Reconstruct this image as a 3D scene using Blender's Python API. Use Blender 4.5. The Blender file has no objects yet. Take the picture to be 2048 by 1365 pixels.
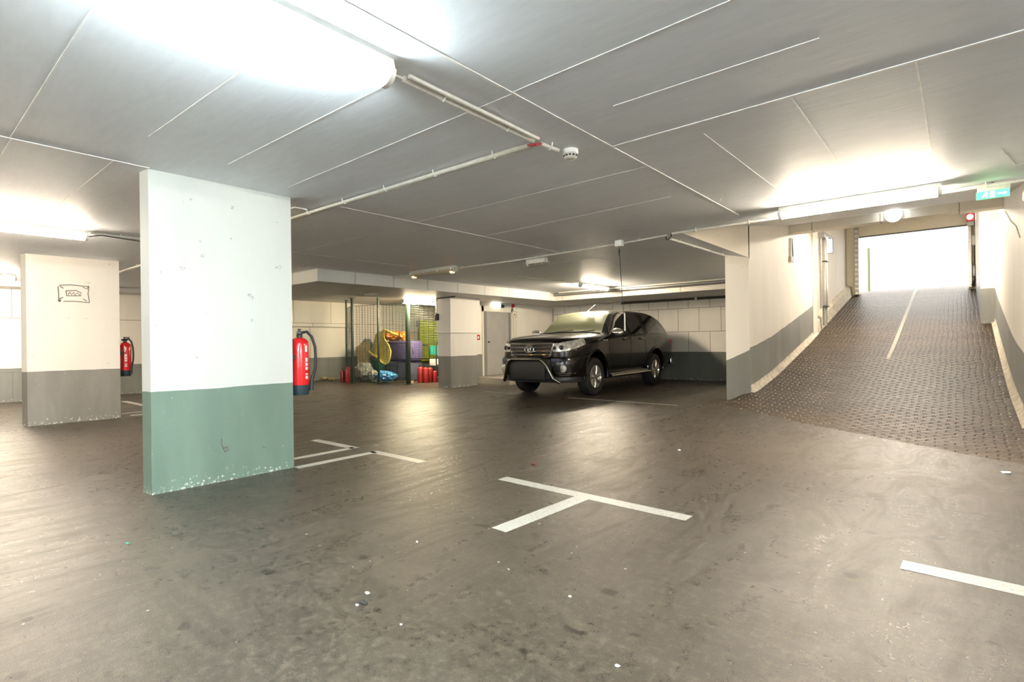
import bpy, bmesh, math, random
from mathutils import Vector, Matrix
random.seed(7)
PI = math.pi
S = bpy.context.scene
COL = S.collection

# ------------------------------------------------------------------ camera
FPX = 1068.0
YAW, PITCH, ROLL = math.radians(40.05), 0.0, math.radians(-0.74)
CAM = Vector((0, 0, 1.2))
fwd = Vector((-math.sin(YAW)*math.cos(PITCH), math.cos(YAW)*math.cos(PITCH), math.sin(PITCH)))
r0 = Vector((math.cos(YAW), math.sin(YAW), 0)); u0 = r0.cross(fwd)
rgt = math.cos(ROLL)*r0 + math.sin(ROLL)*u0
upv = -math.sin(ROLL)*r0 + math.cos(ROLL)*u0
cd = bpy.data.cameras.new('camera'); co = bpy.data.objects.new('camera', cd); COL.objects.link(co)
cd.sensor_width = 36; cd.lens = FPX/2048*36; cd.clip_start = .05; cd.clip_end = 200
m = Matrix((rgt, upv, -fwd)).transposed().to_4x4(); m.translation = CAM
co.matrix_world = m; S.camera = co

# survey helpers: where the sight line through a point of the photo meets a known plane of the garage
def ray(x, y): return rgt*(x-1024) - upv*(y-682.5) + fwd*FPX
def onz(x, y, h=0.0):
    d = ray(x, y); return CAM + d*((h-CAM.z)/d.z)
def onx(x, y, X):
    d = ray(x, y); return CAM + d*(X/d.x)
def ony(x, y, Y):
    d = ray(x, y); return CAM + d*(Y/d.y)

# ------------------------------------------------------------------ materials
MATS = {}
def nodes(name):
    mt = bpy.data.materials.new(name); mt.use_nodes = True
    nt = mt.node_tree; b = nt.nodes['Principled BSDF']; MATS[name] = mt
    return mt, nt, b
def ramp(nt, fac, stops, interp='LINEAR'):
    r = nt.nodes.new('ShaderNodeValToRGB'); r.color_ramp.interpolation = interp
    e = r.color_ramp.elements
    while len(e) < len(stops): e.new(0.5)
    for i, (p, c) in enumerate(stops):
        e[i].position = p; e[i].color = (c[0], c[1], c[2], 1)
    nt.links.new(fac, r.inputs[0]); return r.outputs[0]
def noise(nt, vec, scale, detail=4, rough=.55, dist=0.0):
    n = nt.nodes.new('ShaderNodeTexNoise'); n.inputs['Scale'].default_value = scale
    n.inputs['Detail'].default_value = detail; n.inputs['Roughness'].default_value = rough
    n.inputs['Distortion'].default_value = dist
    if vec is not None: nt.links.new(vec, n.inputs['Vector'])
    return n.outputs['Fac']
def pos(nt):
    return nt.nodes.new('ShaderNodeNewGeometry').outputs['Position']
def vmap(nt, vec, scale=(1, 1, 1), loc=(0, 0, 0), rot=(0, 0, 0)):
    mp = nt.nodes.new('ShaderNodeMapping'); nt.links.new(vec, mp.inputs[0])
    mp.inputs['Scale'].default_value = scale; mp.inputs['Location'].default_value = loc
    mp.inputs['Rotation'].default_value = rot
    return mp.outputs[0]
def math_(nt, op, a, b=None, clamp=False):
    n = nt.nodes.new('ShaderNodeMath'); n.operation = op; n.use_clamp = clamp
    for i, v in enumerate((a, b)):
        if v is None: continue
        if isinstance(v, (int, float)): n.inputs[i].default_value = v
        else: nt.links.new(v, n.inputs[i])
    return n.outputs[0]
def mix(nt, fac, a, b, mode='MIX'):
    n = nt.nodes.new('ShaderNodeMix'); n.data_type = 'RGBA'; n.blend_type = mode
    if isinstance(fac, (int, float)): n.inputs[0].default_value = fac
    else: nt.links.new(fac, n.inputs[0])
    for i, v in ((6, a), (7, b)):
        if isinstance(v, tuple): n.inputs[i].default_value = (*v, 1)
        else: nt.links.new(v, n.inputs[i])
    return n.outputs[2]
def bump(nt, b, h, strength=.3, dist=.01):
    n = nt.nodes.new('ShaderNodeBump'); n.inputs['Strength'].default_value = strength
    n.inputs['Distance'].default_value = dist
    nt.links.new(h, n.inputs['Height']); nt.links.new(n.outputs[0], b.inputs['Normal']); return n
def sepxyz(nt, v):
    s = nt.nodes.new('ShaderNodeSeparateXYZ'); nt.links.new(v, s.inputs[0]); return s.outputs

def simple(name, col, rough=.5, metal=0.0, emit=None, estr=0.0, var=.0, coat=0.0, scale=20, bmp=0.0):
    mt, nt, b = nodes(name)
    b.inputs['Base Color'].default_value = (*col, 1)
    b.inputs['Roughness'].default_value = rough; b.inputs['Metallic'].default_value = metal
    b.inputs['Coat Weight'].default_value = coat; b.inputs['Coat Roughness'].default_value = .04
    if emit:
        b.inputs['Emission Color'].default_value = (*emit, 1); b.inputs['Emission Strength'].default_value = estr
    if var or bmp:
        tc = nt.nodes.new('ShaderNodeTexCoord').outputs['Object']
        n = noise(nt, tc, scale, 4)
        if var:
            lo = tuple(max(0, c*(1-var)) for c in col); hi = tuple(min(1, c*(1+var)) for c in col)
            nt.links.new(ramp(nt, n, [(.3, lo), (.7, hi)]), b.inputs['Base Color'])
        if bmp: bump(nt, b, n, bmp, .01)
    return mt

CREAM = (.80, .765, .70); BANDC = (.235, .24, .225)
def wall_paint(name, axis='y', block=None, band=.82, use_uv=False, cream=CREAM, bandc=BANDC, dirt=.5, boff=0.0, rowh=.60, roff=0.0):
    """cream paint above, grey paint below a painted line; optional block joints"""
    mt, nt, b = nodes(name)
    P = pos(nt); o = sepxyz(nt, P)
    if use_uv:
        uvn = nt.nodes.new('ShaderNodeUVMap'); uo = sepxyz(nt, uvn.outputs[0]); zz = uo[1]
    else: zz = o[2]
    wob = noise(nt, P, 3.0, 2)
    zl = math_(nt, 'ADD', zz, math_(nt, 'MULTIPLY', math_(nt, 'SUBTRACT', wob, .5), .02))
    isb = math_(nt, 'LESS_THAN', zl, band)
    n1 = noise(nt, vmap(nt, P, (1, 1, .25)), 2.2, 6, .6)
    n2 = noise(nt, P, 28, 5, .7)
    c_up = ramp(nt, n1, [(.25, tuple(c*.93 for c in cream)), (.6, cream), (.8, tuple(min(1, c*1.03) for c in cream))])
    # thin scuffs and chips
    sp = ramp(nt, noise(nt, vmap(nt, P, (1, 1, 1.4)), 7.5, 3, .5), [(.70, (1, 1, 1)), (.735, (.45, .44, .42)), (.75, (1, 1, 1))])
    c_up = mix(nt, dirt*.6, c_up, sp, 'MULTIPLY')
    c_lo = ramp(nt, n1, [(.3, tuple(c*.82 for c in bandc)), (.55, bandc), (.75, tuple(c*1.22 for c in bandc))])
    # plaster chips near the foot
    foot = math_(nt, 'SUBTRACT', 1, math_(nt, 'MULTIPLY', zz, 7.5), True)
    chip = math_(nt, 'GREATER_THAN', math_(nt, 'ADD', math_(nt, 'MULTIPLY', foot, .15), n2), .70)
    c_lo = mix(nt, chip, c_lo, (.62, .61, .55))
    col = mix(nt, isb, c_up, c_lo)
    if block:
        bt = nt.nodes.new('ShaderNodeTexBrick')
        sw = nt.nodes.new('ShaderNodeCombineXYZ')
        nt.links.new(math_(nt, 'ADD', o[1] if axis == 'y' else o[0], boff), sw.inputs[0])
        nt.links.new(math_(nt, 'ADD', o[2], roff), sw.inputs[1])
        nt.links.new(sw.outputs[0], bt.inputs['Vector'])
        bt.inputs['Scale'].default_value = 1.0; bt.inputs['Brick Width'].default_value = block
        bt.inputs['Row Height'].default_value = rowh; bt.inputs['Mortar Size'].default_value = .008
        bt.inputs['Mortar Smooth'].default_value = .1
        bt.inputs['Color1'].default_value = (1, 1, 1, 1); bt.inputs['Color2'].default_value = (.97, .97, .97, 1)
        bt.inputs['Mortar'].default_value = (.38, .34, .29, 1)
        fade = mix(nt, isb, bt.outputs['Color'], mix(nt, .65, bt.outputs['Color'], (1, 1, 1)))
        col = mix(nt, 1.0, col, fade, 'MULTIPLY')
    nt.links.new(col, b.inputs['Base Color'])
    nt.links.new(math_(nt, 'SUBTRACT', .62, math_(nt, 'MULTIPLY', isb, .22)), b.inputs['Roughness'])
    bump(nt, b, math_(nt, 'ADD', n2, n1), .18, .006)
    return mt
wall_paint('paint'); wall_paint('paint_block_x', 'x', .62, boff=.17, rowh=.685, roff=-.72, bandc=(.15, .165, .14))  # bay wall: shade put into the darker greenish band colour
wall_paint('paint_block_y', 'y', 1.28, band=.74, rowh=1.2, roff=.55)
wall_paint('paint_ramp', use_uv=True, band=.80, dirt=.9)
wall_paint('paint_ramp_plain', use_uv=True, band=-5, cream=(.74, .69, .60), dirt=1.3)
wall_paint('paint_soffit_y', 'y', .95, band=-5, rowh=3.0, cream=(.66, .66, .62))
wall_paint('paint_soffit_x', 'x', 1.2, band=-5, rowh=3.0, cream=(.72, .69, .62))
wall_paint('paint_pillar_lamp_green', band=.825, cream=(.545, .552, .515), dirt=1.3, bandc=(.15, .215, .17)); wall_paint('paint_pillar_grey', band=.825, cream=(.70, .67, .62), dirt=1.0, bandc=(.215, .205, .185))  # near pillar: green lamplight put into the foot band colour

mt, nt, b = nodes('ceiling_paint')
P = pos(nt)
n1 = noise(nt, vmap(nt, P, (1, 3.2, 1)), .9, 6, .6); n2 = noise(nt, vmap(nt, P, (3, 14, 1), rot=(0, 0, .1)), 1.5, 5, .6)
nt.links.new(mix(nt, .35, ramp(nt, n1, [(.3, (.77, .80, .85)), (.7, (.85, .88, .93))]), ramp(nt, n2, [(.3, (.71, .74, .78)), (.7, (.87, .90, .95))])), b.inputs['Base Color'])
chips = ramp(nt, noise(nt, P, 11, 2, .5), [(.755, (0, 0, 0)), (.77, (1, 1, 1))])
col = b.inputs['Base Color'].links[0].from_socket
nt.links.new(mix(nt, chips, col, (.82, .81, .78)), b.inputs['Base Color'])
b.inputs['Roughness'].default_value = .55
bump(nt, b, n2, .10, .015)
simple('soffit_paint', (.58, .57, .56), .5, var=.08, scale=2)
simple('seam_paint', (.90, .89, .86), .5, var=.15, scale=8)

# floor: worn, half-glossy coated concrete; the ramp has a darker ribbed coat
mt, nt, b = nodes('floor_coat')
P = pos(nt); o = sepxyz(nt, P)
big = noise(nt, vmap(nt, P, (1.0, .5, 1), rot=(0, 0, .5)), .6, 6, .62, 1.2)
mid = noise(nt, vmap(nt, P, (2.0, .55, 1), rot=(0, 0, .35)), 1.5, 9, .68, 2.2)
sw = noise(nt, vmap(nt, P, (.6, 2.2, 1), rot=(0, 0, -.25)), 1.1, 8, .7, 3.0)
fine = noise(nt, P, 70, 4, .8); grit = noise(nt, P, 260, 2, .8)
c = ramp(nt, big, [(.30, (.034, .028, .022)), (.5, (.070, .058, .046)), (.70, (.135, .114, .092))])
c = mix(nt, .55, c, ramp(nt, mid, [(.34, (.016, .0135, .011)), (.46, (.052, .044, .036)), (.56, (.095, .081, .067)), (.66, (.20, .174, .145))]))
c = mix(nt, .35, c, ramp(nt, sw, [(.38, (.016, .0135, .011)), (.5, (.07, .06, .05)), (.60, (.22, .19, .16))]))
med = noise(nt, vmap(nt, P, (1, 1, 1)), 24, 5, .75)
c = mix(nt, .45, c, ramp(nt, med, [(.40, (.016, .014, .012)), (.52, (.065, .057, .048)), (.62, (.26, .235, .195))]))
c = mix(nt, .25, c, ramp(nt, grit, [(.42, (.01, .009, .008)), (.6, (.36, .33, .28))]))
spots = ramp(nt, noise(nt, vmap(nt, P, (1, 1.5, 1)), 5.2, 2, .4), [(.69, (1, 1, 1)), (.715, (.30, .27, .24))])
c = mix(nt, .85, c, spots, 'MULTIPLY')
c = mix(nt, 1.0, c, (.60, .545, .485), 'MULTIPLY')
chipn = ramp(nt, noise(nt, P, 21, 1, .4), [(.80, (0, 0, 0)), (.815, (1, 1, 1))]); c = mix(nt, chipn, c, (.5, .48, .43))
def joint(axis, at, w=.006):
    return math_(nt, 'LESS_THAN', math_(nt, 'ABSOLUTE', math_(nt, 'SUBTRACT', math_(nt, 'ADD', o[axis], math_(nt, 'MULTIPLY', math_(nt, 'SUBTRACT', noise(nt, P, 1.2, 2), .5), .05)), at)), w)
j = joint(1, 4.72, .009)
c = mix(nt, j, c, (.02, .018, .015))
edge = math_(nt, 'ADD', math_(nt, 'ADD', o[1], math_(nt, 'MULTIPLY', o[0], .59)), math_(nt, 'MULTIPLY', math_(nt, 'SUBTRACT', mid, .5), .10))
onr = math_(nt, 'GREATER_THAN', edge, 7.05)
onr = math_(nt, 'MULTIPLY', onr, math_(nt, 'GREATER_THAN', math_(nt, 'ADD', o[0], math_(nt, 'MULTIPLY', big, .3)), -3.35))
# cross ripples of the ramp coat, broken up like rough bricks
bt = nt.nodes.new('ShaderNodeTexBrick'); bt.inputs['Scale'].default_value = 1.0; bt.inputs['Brick Width'].default_value = .17; bt.inputs['Row Height'].default_value = .095
bt.inputs['Mortar Size'].default_value = .022; bt.inputs['Mortar Smooth'].default_value = .9; bt.inputs['Color1'].default_value = (1, 1, 1, 1); bt.inputs['Color2'].default_value = (.55, .55, .55, 1); bt.inputs['Mortar'].default_value = (0, 0, 0, 1)
wv = nt.nodes.new('ShaderNodeVectorMath'); wv.operation = 'ADD'; wn = nt.nodes.new('ShaderNodeTexNoise'); wn.inputs['Scale'].default_value = 2.0; nt.links.new(P, wn.inputs['Vector'])
ws = nt.nodes.new('ShaderNodeVectorMath'); ws.operation = 'SCALE'; ws.inputs['Scale'].default_value = .10; nt.links.new(wn.outputs['Color'], ws.inputs[0])
nt.links.new(P, wv.inputs[0]); nt.links.new(ws.outputs[0], wv.inputs[1]); nt.links.new(wv.outputs[0], bt.inputs['Vector'])
rsw = noise(nt, vmap(nt, P, (.45, 1.9, 1)), 1.7, 9, .78, 1.2)
rc = mix(nt, .45, ramp(nt, rsw, [(.36, (.016, .013, .009)), (.48, (.06, .048, .032)), (.60, (.22, .18, .115))]), ramp(nt, bt.outputs['Color'], [(.05, (.022, .018, .013)), (.9, (.16, .132, .09))]))
rc = mix(nt, .35, rc, ramp(nt, med, [(.42, (.010, .008, .006)), (.62, (.22, .18, .12))]))
rc = mix(nt, 1.0, rc, (.55, .43, .31), 'MULTIPLY')
cj = math_(nt, 'MULTIPLY', math_(nt, 'LESS_THAN', math_(nt, 'ABSOLUTE', math_(nt, 'ADD', o[0], 1.12)), .035), math_(nt, 'GREATER_THAN', o[1], 13.0))
rc = mix(nt, math_(nt, 'MULTIPLY', cj, .7), rc, (.42, .38, .30))
c = mix(nt, onr, c, rc)
nt.links.new(c, b.inputs['Base Color'])
rr = ramp(nt, mid, [(.34, (.22,)*3), (.5, (.31,)*3), (.66, (.52,)*3)])
rr = mix(nt, .3, rr, ramp(nt, med, [(.35, (.18,)*3), (.65, (.6,)*3)]))
nt.links.new(mix(nt, onr, rr, (.40, .40, .40)), b.inputs['Roughness'])
nt.links.new(math_(nt, 'SUBTRACT', .42, math_(nt, 'MULTIPLY', onr, .14)), b.inputs['Specular IOR Level'])
hgt = mix(nt, onr, mix(nt, .3, mix(nt, .5, med, mid), grit), mix(nt, .45, bt.outputs['Color'], rsw))
bn = bump(nt, b, hgt, .35, .010)
nt.links.new(math_(nt, 'ADD', math_(nt, 'MULTIPLY', onr, .40), .45), bn.inputs['Strength']); nt.links.new(math_(nt, 'ADD', math_(nt, 'MULTIPLY', onr, .028), .010), bn.inputs['Distance'])

mt, nt, b = nodes('marking_paint')
P = pos(nt)
w = noise(nt, P, 40, 4, .7)
nt.links.new(ramp(nt, w, [(.33, (.30, .28, .24)), (.42, (.42, .40, .355)), (.6, (.50, .48, .43))]), b.inputs['Base Color'])
b.inputs['Roughness'].default_value = .45; bump(nt, b, w, .2, .004)

simple('white_plastic', (.78, .78, .74), .35); simple('old_plastic', (.62, .60, .54), .4, var=.1)
simple('grey_metal', (.32, .32, .31), .4, .6, var=.1); simple('dark_metal', (.05, .05, .048), .45, .5)
simple('galv', (.52, .50, .46), .35, .8, var=.12)
simple('post_green', (.010, .026, .018), .5); simple('red_gloss', (.62, .012, .016), .22, coat=.6)
simple('dark_red', (.24, .008, .008), .3, coat=.3)
simple('black_rubber', (.012, .012, .013), .5); simple('black_plastic', (.02, .022, .024), .4)
simple('base_blue', (.02, .04, .05), .35); simple('label_white', (.8, .78, .74), .5)
simple('chrome', (.78, .76, .72), .14, 1.0); simple('silver', (.62, .60, .55), .28, 1.0)
simple('door_grey', (.36, .35, .335), .4, var=.05, scale=3); simple('frame_cream', (.68, .66, .58), .45)
simple('frame_dark', (.22, .215, .20), .4)
simple('step_concrete', (.30, .28, .24), .6, var=.15, scale=5)
simple('gate_panel', (.66, .60, .46), .5, var=.05); simple('duct_dark', (.035, .03, .024), .6)
simple('lime', (.60, .74, .02), .45); simple('yellow_mat', (.62, .50, .13), .6, var=.2, scale=12, bmp=.2)
simple('yellow_edge', (.80, .66, .12), .5); simple('beige_cloth', (.42, .34, .18), .7, var=.25, scale=10)
simple('purple_cloth', (.09, .07, .19), .65, var=.25, scale=14, bmp=.3); simple('slate_cloth', (.07, .075, .12), .6, var=.3, scale=14, bmp=.3)
simple('orange_cloth', (.60, .22, .03), .6, var=.25, scale=16, bmp=.3); simple('bin_green', (.012, .07, .05), .4)
simple('blue_bag', (.07, .28, .58), .3, var=.4, scale=22, bmp=.6); simple('grey_bag', (.25, .26, .22), .35, var=.45, scale=18, bmp=.6)
simple('white_bag', (.62, .62, .56), .35, var=.3, scale=18, bmp=.6)
simple('teal_plastic', (.02, .42, .30), .35); simple('wood', (.40, .27, .14), .6, var=.25, scale=12)
simple('car_paint', (.0045, .0035, .003), .22, 0.0, coat=.38); MATS['car_paint'].node_tree.nodes['Principled BSDF'].inputs['Specular IOR Level'].default_value = .2; simple('tyre', (.014, .014, .014), .65)
simple('lens', (.50, .49, .45), .14, .25, var=.5, scale=16, bmp=.5, coat=1); simple('chrome_dark', (.22, .215, .19), .2, 1.0); simple('cable_black', (.02, .02, .02), .5); simple('cable_red', (.35, .03, .04), .4)
simple('litter_white', (.75, .74, .70), .6); simple('litter_dark', (.02, .02, .018), .6)
simple('pink_plastic', (.50, .16, .12), .5)
simple('exit_green', (.03, .42, .08), .4, emit=(.05, .8, .15), estr=.9); simple('exit_white', (.8, .9, .8), .4, emit=(.7, 1, .75), estr=1.3)
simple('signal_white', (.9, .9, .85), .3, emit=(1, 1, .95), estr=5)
simple('ink', (.12, .11, .10), .7)
simple('sign_red', (.5, .02, .03), .35)
simple('curb_concrete', (.55, .50, .40), .75, var=.3, scale=9, bmp=.4)
simple('mirror_glass', (.9, .9, .88), .05, 1.0)
simple('outside_post', (.12, .125, .06), .6)
mt, nt, b = nodes('concrete_yard'); nt.links.new(ramp(nt, noise(nt, pos(nt), 3, 4), [(.3, (.5, .48, .45)), (.7, (.62, .6, .56))]), b.inputs['Base Color'])
mt, nt, b = nodes('car_glass')
b.inputs['Base Color'].default_value = (.012, .011, .009, 1); b.inputs['Roughness'].default_value = .04; b.inputs['Coat Weight'].default_value = .5
mt, nt, b = nodes('windshield')
b.inputs['Base Color'].default_value = (.16, .17, .09, 1); b.inputs['Roughness'].default_value = .05; b.inputs['Coat Weight'].default_value = 1.0
b.inputs['Specular IOR Level'].default_value = .9
def lamp_mat(name, col, s):
    mt, nt, b = nodes(name); b.inputs['Base Color'].default_value = (.8, .8, .78, 1)
    b.inputs['Emission Color'].default_value = (*col, 1); b.inputs['Emission Strength'].default_value = s
COOL = (.84, .98, 1.0); WARM = (1.0, .86, .68)
lamp_mat('light_near', COOL, 38); lamp_mat('light_added', (.92, .98, 1.0), 115); lamp_mat('light_left', WARM, 46); lamp_mat('light_far', WARM, 60)  # the second one serves only strip lamps added out of view
lamp_mat('light_ramp', (1, .86, .66), 54); lamp_mat('light_bay', (1, .84, .62), 68); lamp_mat('light_cage', (1, .84, .54), 72)
lamp_mat('glow', (1, .42, .08), 3.2); lamp_mat('light_door', (1, .93, .7), 1.3)
simple('diffuser_off', (.50, .44, .33), .3)

# ------------------------------------------------------------------ mesh helpers
class MB:
    def __init__(s): s.v = []; s.f = []
    def box(s, a, b, R=None, c=None):
        x0, y0, z0 = a; x1, y1, z1 = b; n = len(s.v)
        ps = [Vector(p) for p in ((x0, y0, z0), (x1, y0, z0), (x1, y1, z0), (x0, y1, z0), (x0, y0, z1), (x1, y0, z1), (x1, y1, z1), (x0, y1, z1))]
        if R is not None:
            cc = Vector(c) if c is not None else Vector(((x0+x1)/2, (y0+y1)/2, (z0+z1)/2)); ps = [cc + R @ (p-cc) for p in ps]
        s.v += ps
        s.f += [tuple(n+i for i in q) for q in ((0, 3, 2, 1), (4, 5, 6, 7), (0, 1, 5, 4), (1, 2, 6, 5), (2, 3, 7, 6), (3, 0, 4, 7))]
        return s
    def rbox(s, a, b, r=.02, seg=2):
        bm = bmesh.new(); bmesh.ops.create_cube(bm, size=1)
        for v in bm.verts: v.co = Vector([(a[i]+b[i])/2 + v.co[i]*(b[i]-a[i]) for i in range(3)])
        bmesh.ops.bevel(bm, geom=bm.edges[:], offset=r, segments=seg, affect='EDGES', profile=.5)
        n = len(s.v); bm.verts.index_update(); s.v += [v.co.copy() for v in bm.verts]
        s.f += [tuple(n+v.index for v in f.verts) for f in bm.faces]; bm.free(); return s
    def prism(s, poly, z0, z1):
        n = len(s.v); k = len(poly)
        s.v += [Vector((x, y, z0)) for x, y in poly] + [Vector((x, y, z1)) for x, y in poly]
        s.f += [tuple(n+i for i in reversed(range(k))), tuple(n+k+i for i in range(k))]
        s.f += [(n+i, n+(i+1) % k, n+k+(i+1) % k, n+k+i) for i in range(k)]; return s
    def tube(s, path, r, seg=8, cap=True):
        path = [Vector(p) for p in path]; n0 = len(s.v); K = len(path); prev = None
        rs = r if isinstance(r, (list, tuple)) else [r]*K
        for i, p in enumerate(path):
            t = (path[min(i+1, K-1)] - path[max(i-1, 0)]).normalized()
            if prev is None:
                a = Vector((0, 0, 1)) if abs(t.z) < .9 else Vector((1, 0, 0)); nx = t.cross(a).normalized()
            else: nx = (prev - t*prev.dot(t)).normalized()
            prev = nx; ny = t.cross(nx)
            for j in range(seg):
                an = 2*PI*j/seg; s.v.append(p + (nx*math.cos(an)+ny*math.sin(an))*rs[i])
        for i in range(K-1):
            for j in range(seg):
                a = n0+i*seg+j; b = n0+i*seg+(j+1) % seg; s.f.append((a, b, b+seg, a+seg))
        if cap: s.f += [tuple(n0+j for j in reversed(range(seg))), tuple(n0+(K-1)*seg+j for j in range(seg))]
        return s
    def lathe(s, prof, o=(0, 0, 0), axis='z', seg=24):
        n0 = len(s.v); K = len(prof); o = Vector(o)
        for (r, h) in prof:
            for j in range(seg):
                an = 2*PI*j/seg; c, q = r*math.cos(an), r*math.sin(an)
                s.v.append(o + Vector((c, q, h) if axis == 'z' else ((h, c, q) if axis == 'x' else (q, h, c))))
        for i in range(K-1):
            for j in range(seg):
                a = n0+i*seg+j; b = n0+i*seg+(j+1) % seg; s.f.append((a, b, b+seg, a+seg))
        s.f += [tuple(n0+j for j in reversed(range(seg))), tuple(n0+(K-1)*seg+j for j in range(seg))]
        return s
    def blob(s, c, rad, rough=.15, seed=0, sub=3, freq=3.0):
        from mathutils import noise as mn
        bm = bmesh.new(); bmesh.ops.create_icosphere(bm, subdivisions=sub, radius=1)
        n = len(s.v); bm.verts.index_update()
        for v in bm.verts:
            d = 1 + rough*mn.noise(v.co*freq + Vector((seed*7.1, seed*3.3, 0)))*2
            p = Vector((v.co.x*rad[0]*d, v.co.y*rad[1]*d, v.co.z*rad[2]*d))
            s.v.append(Vector(c)+p)
        s.f += [tuple(n+v.index for v in f.verts) for f in bm.faces]; bm.free(); return s
    def grid(s, pts):
        n = len(s.v); R_ = len(pts); C_ = len(pts[0])
        for row in pts: s.v += [Vector(p) for p in row]
        for i in range(R_-1):
            for j in range(C_-1):
                a = n+i*C_+j; s.f.append((a, a+1, a+C_+1, a+C_))
        return s
    def sheet(s, pts, t):
        """a grid with thickness t"""
        n = len(s.v); s.grid(pts)
        me = bpy.data.meshes.new('tmp'); me.from_pydata(s.v[n:], [], [tuple(i-n for i in f) for f in s.f if min(f) >= n])
        bm = bmesh.new(); bm.from_mesh(me); bmesh.ops.recalc_face_normals(bm, faces=bm.faces[:])
        bmesh.ops.solidify(bm, geom=bm.faces[:], thickness=t)
        s.f = [f for f in s.f if min(f) < n]; s.v = s.v[:n]; bm.verts.index_update()
        s.v += [v.co.copy() for v in bm.verts]; s.f += [tuple(n+v.index for v in f.verts) for f in bm.faces]
        bm.free(); bpy.data.meshes.remove(me); return s
    def build(s, name, mat, parent=None, smooth=False, bevel=0, mats=None, uv=None):
        me = bpy.data.meshes.new(name)
        off = parent['_o'] if parent is not None and '_o' in parent else None
        me.from_pydata([tuple(v) for v in s.v], [], s.f); me.validate()
        bm = bmesh.new(); bm.from_mesh(me); bmesh.ops.recalc_face_normals(bm, faces=bm.faces[:])
        if bevel: bmesh.ops.bevel(bm, geom=bm.edges[:], offset=bevel, segments=2, affect='EDGES')
        bm.to_mesh(me); bm.free()
        me.materials.append(MATS[mat])
        if uv:
            l = me.uv_layers.new(name='UVMap')
            for lp in me.loops: l.data[lp.index].uv = uv(me.vertices[lp.vertex_index].co)
        if smooth:
            me.polygons.foreach_set('use_smooth', [True]*len(me.polygons))
            try: me.set_sharp_from_angle(angle=math.radians(38))
            except Exception: pass
        ob = bpy.data.objects.new(name, me); COL.objects.link(ob)
        if parent is not None: ob.parent = parent
        return ob
def thing(name, label, cat, loc=(0, 0, 0), rz=0, group=None):
    o = bpy.data.objects.new(name, None); COL.objects.link(o); o.location = loc; o.rotation_euler = (0, 0, rz)
    o['label'] = label; o['category'] = cat; o.empty_display_size = .1
    if group: o['group'] = group
    return o
def tag(o, label, cat, group=None):
    o['label'] = label; o['category'] = cat
    if group: o['group'] = group
    return o
def struct(o): o['kind'] = 'structure'; return o
def copy_tree(o, loc=None, rz=None, label=None):
    c = o.copy(); COL.objects.link(c)
    if loc is not None: c.location = loc
    if rz is not None: c.rotation_euler = (0, 0, rz)
    if label: c['label'] = label
    for ch in list(o.children):
        d = ch.copy(); COL.objects.link(d); d.parent = c
        for g in list(ch.children):
            e = g.copy(); COL.objects.link(e); e.parent = d
    return c

# ------------------------------------------------------------------ setting
H = 2.62
XE, XH, XW, YS, YN = .60, 6.2, -16.0, -3.4, 15.2     # east wall, west wall, south wall, bay wall
XR = -2.85                                   # inner face of the ramp's left wall
PR = [(-9, 0), (7.0, 0), (8.0, .04), (9.24, .17), (10.3, .27), (11.36, .43), (12.47, .645), (14.6, 1.07), (16.2, 1.43), (21.6, 2.64), (22.6, 2.80), (40, 2.86)]
def prof(y):
    for (a, za), (b_, zb) in zip(PR, PR[1:]):
        if y <= b_:
            return za + (zb-za)*(y-a)/(b_-a)
    return PR[-1][1]
def sm(t): t = max(0, min(1, t)); return t*t*(3-2*t)
def fz(x, y):
    if y < 7: return 0.0
    if x > XR-.12: return prof(y)
    return min(prof(y), .19)*sm((x+3.9)/1.0)*(1-sm((y-9.0)/1.6))

# floor with the ramp rising out of it
ys = [YS+.5*i for i in range(int((6.5-YS)/.5)+1)] + [6.75+.25*i for i in range(34)] + [15.2]
g2 = MB().grid([[(x, y, 0) for x in (XE+.12, 3, 5, XH)] for y in (YS, 0, 4, 6.5, 6.86)])
xs = [XW, -12, -9, -7, -6, -5, -4.4] + [-4.1+.1*i for i in range(12)] + [-2.94, XR+.001, -2, -1, 0, XE+.12]
g = MB().grid([[(x, y, fz(x, y)) for x in xs] for y in ys])
yr = [15.2, 15.6, 16.2, 17, 18, 19, 20, 21, 21.6, 22.6, 23.5, 26]
g.f += [tuple(i+len(g.v) for i in f) for f in g2.f]; g.v += g2.v
n0 = MB().grid([[(x, y, prof(y)) for x in (-3.0, -2, -1, 0, XE+.12)] for y in yr])
g.f += [tuple(i+len(g.v) for i in f) for f in n0.f]; g.v += n0.v
floor = struct(g.build('floor', 'floor_coat', smooth=True))
# give the floor a slab thickness underneath
def stripe(pts, wid=.115):
    """painted line from a to b, 2 mm of paint"""
    a, b_ = Vector((*pts[0], 0)), Vector((*pts[1], 0)); d = (b_-a).normalized(); n = Vector((-d.y, d.x, 0))*wid/2
    k = MB(); poly = [a+n, b_+n, b_-n, a-n]; k.prism([(p.x, p.y) for p in poly], .0005, .003)
    o = k.build('floor_marking', 'marking_paint', floor); return o
stripe(((-3.08, 3.51), (-1.40, 3.475))); stripe(((-2.255, 2.53), (-2.215, 3.44)), .125)
stripe(((-4.93, 2.60), (-4.93, 3.51)), .10); stripe(((-4.975, 3.51), (-4.13, 3.50)), .10)
stripe(((-5.33, 2.60), (-5.33, 3.50)), .09); stripe(((-5.29, 3.50), (-6.16, 3.49)), .10)
stripe(((-.25, 3.45), (1.35, 3.40)), .13); stripe(((.5, 2.5), (.5, 3.36)), .125)
stripe(((-10.95, 2.80), (-10.95, 3.50)), .09); stripe(((-11.55, 3.5), (-10.9, 3.5)), .1); stripe(((-13.9, 3.44), (-12.5, 3.44)), .11); stripe(((-11.4, 2.78), (-11.4, 3.46)), .09)
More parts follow.
